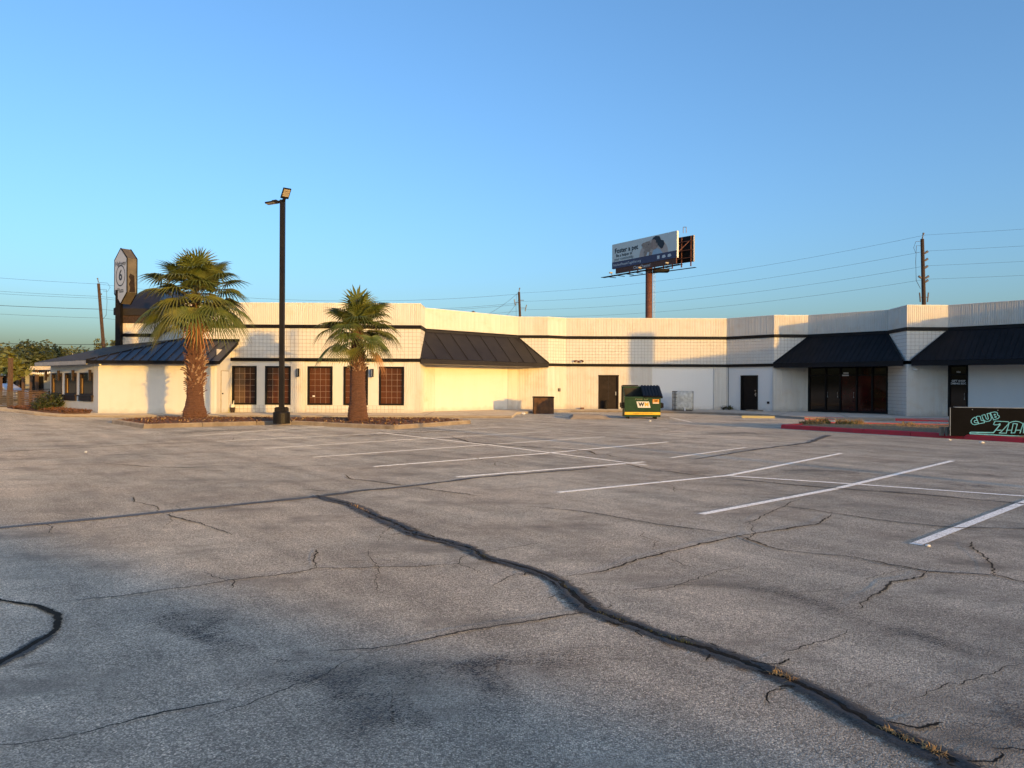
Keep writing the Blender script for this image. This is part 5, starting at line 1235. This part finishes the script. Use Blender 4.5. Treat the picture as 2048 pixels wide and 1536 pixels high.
rg_.build('ladder_rungs', M['steel'], blb)
cw = MB()
for g_, q in ((gB, 1.25), (gB, 0.75)): cw.obox(g_.p(-1.2, zc_-HB/2-1.55, q), g_.d*(g_.L+3.2), g_.n*0.42, UP*0.07)
cw.obox(g2b.p(-1.3, zc_-HB/2-1.55, -1.4), g2b.d*14, g2b.n*0.5, UP*0.07)
for k in range(7): cw.obox(gB.p(0.3+k*2.3, zc_-HB/2-1.62, -0.6), gB.d*0.12, gB.n*2.4, UP*0.1)
cw.build('catwalk', M['black_trim'], blb)
for s in (1.6, 8.9, 15.2):
    l = MB(); l.tube([gB.p(s, zc_-HB/2-1.5, 1.4), gB.p(s, zc_-HB/2-1.05, 1.7)], 0.05, 6); l.box(gB.p(s, zc_-HB/2-1.0, 1.75), (0.55, 0.3, 0.22), 0.3); l.build('flood_light', M['insulator'], blb)
MB().box((pc.x+1.9, 130, zc_-HB/2-1.3), (2.6, 1.6, 0.5)).build('junction_platform', M['black_trim'], blb)
rl = MB(); q = gB.p(gB.L+0.8, zc_+HB/2, -0.6)
for dx in (0, 0.5): rl.tube([q + Vector((dx, 0, -0.5)), q + Vector((dx, 0, 0.5))], 0.05, 5)
rl.tube([q + Vector((0, 0, 0.5)), q + Vector((0.5, 0, 0.5))], 0.05, 5); rl.build('top_rail', M['cage'], blb)
# ------------------------------------------------------------------ utility poles and lines
def upole(px0, py0, px1, py1, D, r, label, arms):
    """pole from its visible foot (px0,py0) to its top (px1,py1) at distance D"""
    a, b = W(px0, py0, D), W(px1, py1, D); d = (b-a)/(b.z-a.z); foot = a - d*a.z
    root = empty('utility_pole', foot); tag(root, label, 'utility pole', 'utility poles behind the plaza')
    MB().tube([foot, b], [r*1.15, r*0.8], 12).build('pole', M['pole_wood'], root)
    for (dz, dx, kind) in arms:
        p = b - d*dz
        if kind == 'ins': MB().tube([p, p+Vector((dx*0.5, 0, 0.05)), p+Vector((dx, 0, 0.18))], [0.04, 0.07, 0.09], 8).build('insulator', M['insulator'], root)
        if kind == 'pin': MB().tube([p, p+Vector((dx*0.2, 0, 0.25)), p+Vector((dx*0.4, 0, 0.45))], [0.05, 0.04, 0.08], 8).build('top_pin', M['insulator'], root)
        if kind == 'cut':
            m_ = MB(); m_.tube([p, p+Vector((dx, 0, 0.0))], 0.03, 6); m_.tube([p+Vector((dx, 0, -0.35)), p+Vector((dx*1.25, 0, 0.35))], 0.05, 8); m_.build('cutout_fuse', M['insulator'], root)
        if kind == 'wire': MB().tube([p, p+Vector((dx, 0, 0.0)), p+Vector((dx*1.1, 0, -1.2)), p+Vector((dx, 0, -2.6)), p+Vector((dx*0.3, 0, -3.2))], 0.018, 5).build('drop_wire', M['wire'], root)
        if kind == 'arm': MB().tube([p, p+Vector((dx, 0, 0))], 0.035, 6).build('bracket', M['insulator'], root)
        if kind == 'loop': MB().tube([p + Vector((0, 0, 0.3)), p+Vector((dx, 0, 0.25)), p+Vector((dx*1.3, 0, -0.2)), p+Vector((dx, 0, -0.6)), p+Vector((dx*.5, 0, -0.55))], 0.016, 5).build('loop_wire', M['wire'], root)
    return b, d
DR = 56.0
tR, dR = upole(1847, 608, 1843, 478, DR, 0.155, 'dark wooden utility pole with insulators behind the right end of the plaza', [(0.0, 0.25, 'pin'), (1.1, 0.38, 'ins'), (1.65, 0.36, 'ins'), (2.2, 0.34, 'ins'), (2.95, 0.4, 'ins'), (2.95, -0.35, 'ins'), (3.25, 0.34, 'ins'), (4.35, 0.28, 'cut'), (4.35, -0.25, 'cut'), (0.5, -0.45, 'wire'), (0.45, -0.5, 'loop')])
DM = 82.0
tM, dM = upole(1039.5, 636, 1037, 584, DM, 0.15, 'thin utility pole rising behind the middle of the plaza parapet', [(0.0, 0.2, 'pin'), (0.9, 0.5, 'arm'), (1.15, -0.45, 'cut'), (1.75, 0.6, 'cut'), (0.3, -0.3, 'wire')])
DL = 76.0
tL, dL = upole(206.5, 690, 196, 567, DL, 0.17, 'leaning brown utility pole left of the hexagonal sign', [(-0.1, -0.25, 'pin'), (2.6, -0.1, 'ins'), (1.2, 0.2, 'ins'), (0.2, 0.9, 'loop'), (0.6, 0.75, 'wire')])
def line(a, b, sag, r, label):
    n = 16; pts = []
    for i in range(n+1):
        t = i/n; p = Vector(a).lerp(Vector(b), t); p.z -= 4*sag*t*(1-t); pts.append(p)
    tag(MB().tube(pts, r, 5).build('power_line', M['wire']), label, 'power line', 'power lines')
up4 = [(0.0, 'topmost'), (1.0, 'second'), (2.1, 'third'), (3.1, 'lowest')]
for (dz, nm), pyr, pym in zip(up4, (450, 494, 523, 546), (586, 603, 619.5, 634)):
    a = tR - dR*dz + Vector((0.25, 0, 0.3 if dz == 0 else 0.1)); b = W(2080, pyr-2, 53.0); b = a + (b-a)*5.5; b.z = a.z + 0.6
    line(a, b, 0.3, 0.007, '%s power line right of the right utility pole' % nm)
    line(W(1040, pym, DM), a, 0.75, 0.008, '%s power line between the middle and right utility poles' % nm)
for nm, py0, py1, dz in (('topmost', 545, 561, 0.05), ('second', 572, 588, 1.3), ('third', 577, 592, 1.5), ('fourth', 601, 615, 2.6), ('lowest', 618, 631.5, 3.5)):
    e_ = tL - dL*dz; w0 = W(-40, py0-2, 74); w0 = e_ + (w0-e_)*3.5; line(w0, e_, 0.6, 0.022 if nm == 'fourth' else 0.011, '%s of the power lines left of the leaning pole' % nm)
    line(e_, W(1037, {'topmost': 588, 'second': 606, 'third': 609, 'fourth': 622, 'lowest': 640}[nm], DM), 1.2, 0.011, '%s power line between the leaning and middle poles' % nm)
line(W(-40, 685, 66), W(240, 688, 66), 0.1, 0.02, 'lowest single cable crossing above the far left trees')
for k, (px, py) in enumerate(((950, 640), (1000, 640))): line(tM - dM*(0.0 + 0.7*k), W(px, py, DM-10), 0.3, 0.014, '%s stay wire sloping left from the middle utility pole' % ('upper', 'lower')[k])
# ------------------------------------------------------------------ far left: patio fence, pavilion, trees
def tree(loc, h, rx, rz, m, label, seed, n=2600, leaf=0.22, trunk_h=None, group='trees beyond the patio'):
    rnd = random.Random(seed); root = empty('oak_tree', loc); tag(root, label, 'tree', group)
    x, y, z = loc; zc = z + h - rz; tb = MB(); th = trunk_h or (h - 1.4*rz)
    tb.tube([(x, y, z-0.1), (x+0.05, y, z+th*0.6), (x+rnd.uniform(-.2, .2), y, z+th)], [0.2, 0.16, 0.14], 8)
    cl_ = []
    for i in range(26):
        a = rnd.uniform(0, 6.28); u_ = rnd.uniform(-0.75, 1); r = math.sqrt(max(0, 1-u_*u_))*rnd.uniform(0.45, 1)
        cl_.append((Vector((x+rx*r*math.cos(a), y+rx*r*math.sin(a), zc+rz*u_*rnd.uniform(0.6, 1.05))), rnd.uniform(0.22, 0.42)))
    for c, _ in cl_[:9]: tb.tube([(x, y, z+th*0.9), Vector((x, y, z+th)).lerp(c, 0.5)+Vector((0, 0, 0.2)), c], [0.1, 0.06, 0.02], 6)
    tb.build('trunk', M['bark'], root)
    lb = MB()
    for i in range(n):
        c, cr = cl_[rnd.randrange(len(cl_))]
        v = Vector((rnd.gauss(0, 1), rnd.gauss(0, 1), rnd.gauss(0, 1))).normalized()*rnd.random()**0.4
        p = c + Vector((v.x*rx*cr, v.y*rx*cr, v.z*rz*cr))
        a = Vector((rnd.gauss(0, 1), rnd.gauss(0, 1), rnd.gauss(0, .7))).normalized(); b = a.cross(Vector((rnd.gauss(0, 1), rnd.gauss(0, 1), rnd.gauss(0, 1)))).normalized(); s = leaf*rnd.uniform(.5, 1.2)
        lb.poly([p - a*s, p + b*s*0.45, p + a*s, p - b*s*0.45])
    lb.build('crown', m, root)
def at_ground(px, D): return ((px-1024)/FPX*D, D, 0)
TREES = [(18, 78, 5.6, 3.4, 2.3, 'leaf_oak', 'broad olive-green tree at the far left edge'), (62, 70, 5.3, 2.3, 2.0, 'leaf_dark', 'dark tree left of the small orange roof'), (100, 80, 5.3, 1.9, 1.9, 'leaf_dark', 'dark pointed tree in front of the orange roof'),
    (-20, 70, 5.2, 3.0, 2.2, 'leaf_oak', 'olive tree cut by the left edge'), (165, 88, 5.6, 3.6, 2.0, 'leaf_oak', 'wide golden-green tree behind the annex roof'), (125, 86, 4.9, 2.0, 1.8, 'leaf_dark', 'dark little tree right of the orange roof'), (215, 84, 6.1, 2.1, 2.1, 'leaf_oak', 'tree at the foot of the leaning utility pole'), (84, 66, 4.3, 2.0, 1.6, 'leaf_dark', 'low dark tree behind the string lights'), (40, 64, 4.2, 2.4, 1.6, 'leaf_dark', 'low dense tree above the pavilion roof')]
for i, (px, D, h, rx, rz, m, lab) in enumerate(TREES): tree(at_ground(px, D), h, rx, rz, M[m], lab, 50+i)
# bright big-leaf plant by the post
tree(at_ground(18, 52), 3.55, 1.1, 0.9, M['leaf_bright'], 'bright yellow-green big-leaf tree beside the patio post', 77, 500, 0.3, 2.0)
# house with the orange roof
hh = empty('house', at_ground(100, 110)); tag(hh, 'far house with orange roof and cream chimney wall between trees', 'house')
hc = Vector(at_ground(100, 110))
MB().box(hc + Vector((0, 0, 1.9)), (7, 6, 3.8)).build('wall', M['house_wall'], hh)
rf_ = MB(); rf_.extrude([hc + Vector((-2.8, -3.4, 3.8)), hc + Vector((4.2, -3.4, 3.8)), hc + Vector((4.2, 0, 5.3)), hc + Vector((-2.8, 0, 5.3))], (0, 0.1, -0.2)); rf_.build('roof', M['orange_roof'], hh)
MB().box(hc + Vector((1.2, 1.2, 5.2)), (2.6, 1.0, 1.3)).build('chimney', M['house_wall'], hh); MB().box(hc + Vector((3.6, 1.6, 5.1)), (1.6, 1.0, 1.0)).build('gable', M['house_wall'], hh)
# pavilion behind the fence
pv = empty('pavilion', at_ground(40, 60)); tag(pv, 'low grey patio building with dark openings behind the wooden fence', 'building'); pc_ = Vector(at_ground(40, 60))
MB().box(pc_ + Vector((-1.0, 3.0, 1.35)), (10.5, 4.0, 2.7)).build('wall', M['grey_wall'], pv); MB().box(pc_ + Vector((-1.0, 2.2, 2.72)), (11.2, 6.2, 0.28)).build('roof', M['house_wall'], pv)
for k in range(7):
    o_ = pc_ + Vector((-5.2+k*1.5, 1.0, 1.35)); MB().box(o_, (0.95, 0.06, 1.5)).build('opening', M['smoke_pane'], pv); MB().box(pc_ + Vector((-5.9+k*1.5, -0.4, 1.3)), (0.2, 0.2, 2.6)).build('post', M['post_wood'], pv)
MB().box(pc_ + Vector((-1.0, 0.2, 1.05)), (10.5, 0.06, 0.07)).build('rail', M['post_wood'], pv)
# tall patio post
def post(px, D, top, w, lab):
    b = Vector(at_ground(px, D)); r = empty('patio_post', b); tag(r, lab, 'post', 'patio posts'); MB().box(b + Vector((0, 0, top/2)), (w, w, top)).build('shaft', M['post_wood'], r); MB().box(b + Vector((0, 0, top+0.03)), (w+0.05, w+0.05, 0.06)).build('cap', M['post_wood'], r)
post(21, 46.5, 3.05, 0.2, 'tall wooden post below the bright big-leaf tree'); post(1, 50, 1.9, 0.16, 'short wooden post at the very left edge'); post(62, 48, 2.0, 0.12, 'thin wooden post behind the fence near the annex'); post(46, 49, 1.9, 0.12, 'thin wooden post in the middle of the patio')
# string lights
sg = empty('string_lights', W(50, 746, 53)); tag(sg, 'string of small white bulbs hung across the patio', 'string lights')
wv = MB(); pts = []
for i in range(61):
    px = -10 + i*1.85; t = (i % 20)/20; pts.append(W(px, 745 - 3*(i/60) + 4*t*(1-t)*2, 53))
wv.tube(pts, 0.01, 4); wv.build('cable', M['wire'], sg)
bm_ = MB().lathe([(0.01, 0.06), (0.03, 0.03), (0.06, -0.03), (0.05, -0.09), (0.01, -0.12)], (0, 0), 8).mesh('bulb', M['bulb'])
for i in range(1, 60, 2): inst('bulb', bm_, sg, pts[i] - Vector((0, 0, 0.06)))
# fence
fA, fB, fC = W(-30, 800, 44.5), W(37, 800, 44.2), W(98, 800, 43.0)
for k, (a, b, m, lab) in enumerate(((fA, fB, 'fence_grey', 'greyish wooden slat fence panel at the left edge'), (fB, fC, 'fence_wood', 'brown wooden slat fence panel next to the annex'))):
    g = Seg((a.x, a.y), (b.x, b.y)); r = empty('slat_fence', g.p(0, 0.05)); tag(r, lab, 'fence', 'patio fence panels')
    for i in range(9):
        z = 0.14 + i*0.105; n_ = 5; mb = MB()
        for j in range(n_): gbox(mb, g, g.L*j/n_, g.L*(j+1)/n_, z+0.012*mnoise.noise(Vector((i*3, j*1.3, k))), z+0.072+0.012*mnoise.noise(Vector((i*3, j*1.3, k))), -0.012*(j % 2)-0.02, 0.012-0.012*(j % 2)-0.02)
        mb.build('slat', M[m], r)
    gbox(MB(), g, 0, g.L, 1.09, 1.13, -0.1, 0.05).build('top_rail', M['post_wood'], r)
    for j in range(4): gbox(MB(), g, j*(g.L-0.1)/3, j*(g.L-0.1)/3+0.1, 0.05, 1.09, -0.14, -0.04).build('post', M['post_wood'], r)
# shrub at the end of the fence
def shrub(c, r, h, m, label, seed, n=700, leaf=0.09):
    rnd = random.Random(seed); root = empty('shrub', c); tag(root, label, 'shrub'); mb = MB(); st = MB()
    for i in range(9):
        a = rnd.uniform(0, 6.28); st.tube([Vector(c), Vector(c)+Vector((math.cos(a)*r*.4, math.sin(a)*r*.4, h*.5)), Vector(c)+Vector((math.cos(a)*r*.8, math.sin(a)*r*.8, h*.9))], [0.02, 0.014, 0.006], 5)
    st.build('stem', M['bark'], root)
    for i in range(n):
        v = Vector((rnd.gauss(0, 1), rnd.gauss(0, 1), rnd.gauss(0, 1))).normalized()*rnd.random()**.45
        p = Vector(c) + Vector((v.x*r, v.y*r, h*.55 + v.z*h*.5)); a = Vector((rnd.gauss(0, 1), rnd.gauss(0, 1), rnd.gauss(0, 1))).normalized(); b = a.cross(Vector((rnd.random(), rnd.random(), 1))).normalized(); s = leaf*rnd.uniform(.6, 1.3)
        mb.poly([p-a*s, p+b*s*.5, p+a*s, p-b*s*.5])
    mb.build('foliage', m, root)
q = G(103, 818, 0.2); shrub((q.x, q.y, 0.18), 0.75, 0.85, M['leaf_dark'], 'dark leafy shrub at the corner of the fence and annex', 91)
q = G(84, 820, 0.2); shrub((q.x, q.y, 0.18), 0.5, 0.5, M['leaf_dark'], 'low shrub in front of the fence end', 92, 300)
for i, (px, g, n_, lab) in enumerate(((1461, S[6], 90, 'weed tuft at the foot of the wall left of the dark door'), (1446, S[5], 40, 'small weed tuft at the corner of the back wall'))):
    p = g.p(max(0.1, min(g.L-0.1, g.s_of(px))), 0.12, 0.08); shrub(p, 0.28, 0.26, M['green_weed'], lab, 95+i, n_, 0.06)
# parked car glimpsed at the left edge
ca = Vector(at_ground(-14, 56)); cr = empty('parked_car', ca); tag(cr, 'silver car glimpsed behind the fence at the left edge', 'car')
pr = [(-2.2, .35), (-2.25, .75), (-1.9, .95), (-1.1, 1.0), (-.5, 1.45), (.9, 1.5), (1.7, 1.05), (2.2, .95), (2.25, .4)]
b = MB(); b.extrude([ca + Vector((x, -.85, z)) for x, z in pr], (0, 1.7, 0)); b.build('body', M['car_paint'], cr)
MB().extrude([ca + Vector((x, -.87, z)) for x, z in ((-.95, 1.03), (-.45, 1.38), (.85, 1.42), (1.45, 1.06))], (0, 1.74, 0)).build('side_window', M['smoke_pane'], cr)
for x in (-1.4, 1.4):
    for y in (-.86, .68): MB().tube([ca + Vector((x, y, .33)), ca + Vector((x, y+.18, .33))], .33, 18).build('wheel', M['tyre'], cr)
for y in (-.6, .6): MB().box(ca + Vector((2.24, y, .78)), (.05, .3, .14)).build('headlight', M['bulb'], cr)
# bucket by the first copper window
bk = g0.p(g0.s_of(470.5), 0.12, 0.35); r = empty('bucket', bk); tag(r, 'small dark bucket holding a white brush below the first copper window', 'bucket')
MB().lathe([(0.10, 0), (0.13, 0.26), (0.14, 0.27), (0.125, 0.26)], (0, 0), 16).build('pail', M['dark_brick'], r, local=True)
MB().tube([(0.02, 0, 0.05), (0.03, 0, 0.35), (0.06, 0.01, 0.62)], [0.03, 0.03, 0.012], 8).build('brush', M['white_plain'], r, local=True)
MB().lathe([(0.05, 0.18), (0.07, 0.26), (0.06, 0.4), (0.02, 0.44)], (-0.03, 0.02), 12).build('rag', M['white_plain'], r, local=True)
bk = g0.p(g0.s_of(465), 0.12, 0.3); r = empty('bottle', bk); tag(r, 'pale bottle standing left of the small dark bucket', 'bottle'); MB().lathe([(0.05, 0), (0.055, 0.02), (0.055, 0.17), (0.02, 0.22), (0.02, 0.27)], (-0.06, 0), 12).build('body', M['chalk'], r, local=True)
bk = g5.p(g5.s_of(1164), 0.12, 0.3); r = empty('floor_box', bk); tag(r, 'small dark carton on the pavement below the long back wall', 'box'); MB().box((0, 0, 0.05), (0.2, 0.14, 0.1), 0.2).build('carton', M['rust_steel'], r, local=True)
bk = g6.p(g6.s_of(1516.5), 0.12, 0.25); r = empty('short_stake', bk); tag(r, 'short black stake beside the dark door', 'stake'); MB().tube([(0, 0, 0), (0, 0, 0.55)], 0.035, 8).build('rod', M['black_trim'], r, local=True)
bk = g6.p(g6.s_of(1518), 0.12, 0.55); st_ = MB(); st_.prism([(bk.x-.5, bk.y-.25), (bk.x+.4, bk.y-.45), (bk.x+.5, bk.y+.1), (bk.x-.4, bk.y+.3)], 0.12, 0.19); tag(st_.build('door_step', M['curb_concrete']), 'low concrete door step before the dark door on the white facet', 'step')
bk = g5.p(g5.s_of(1211), 0.12, 0.18); r = empty('door_prop', bk); tag(r, 'small dark canister standing before the brown door', 'canister'); MB().lathe([(0.09, 0), (0.1, 0.02), (0.1, 0.5), (0.07, 0.55)], (0, 0), 14).build('can', M['black_trim'], r, local=True)
# ------------------------------------------------------------------ unseen sloped block added behind the camera to shade the near asphalt
kp, kl = Vector((0.8, 0.6, 0)), Vector((-0.6, 0.8, 0)); ko = Vector((14.3, -19.1, 0))
kk = empty('kiosk', ko); tag(kk, 'low lean-to kiosk behind the camera that shades the near asphalt', 'kiosk')
MB().extrude([ko + kp*x + UP*z for x, z in ((-8, 0), (6.6, 0), (6.6, 1.15), (0.0, 3.03), (-8, 3.03))], -kl*3.0).build('wall', M['grey_wall'], kk)
MB().extrude([ko + kp*x + UP*z + kl*0.2 for x, z in ((-8.3, 3.035), (0.02, 3.035), (7.4, 0.93), (7.4, 0.985), (0.03, 3.09), (-8.3, 3.09))], -kl*3.4).build('roof', M['awning_black'], kk)
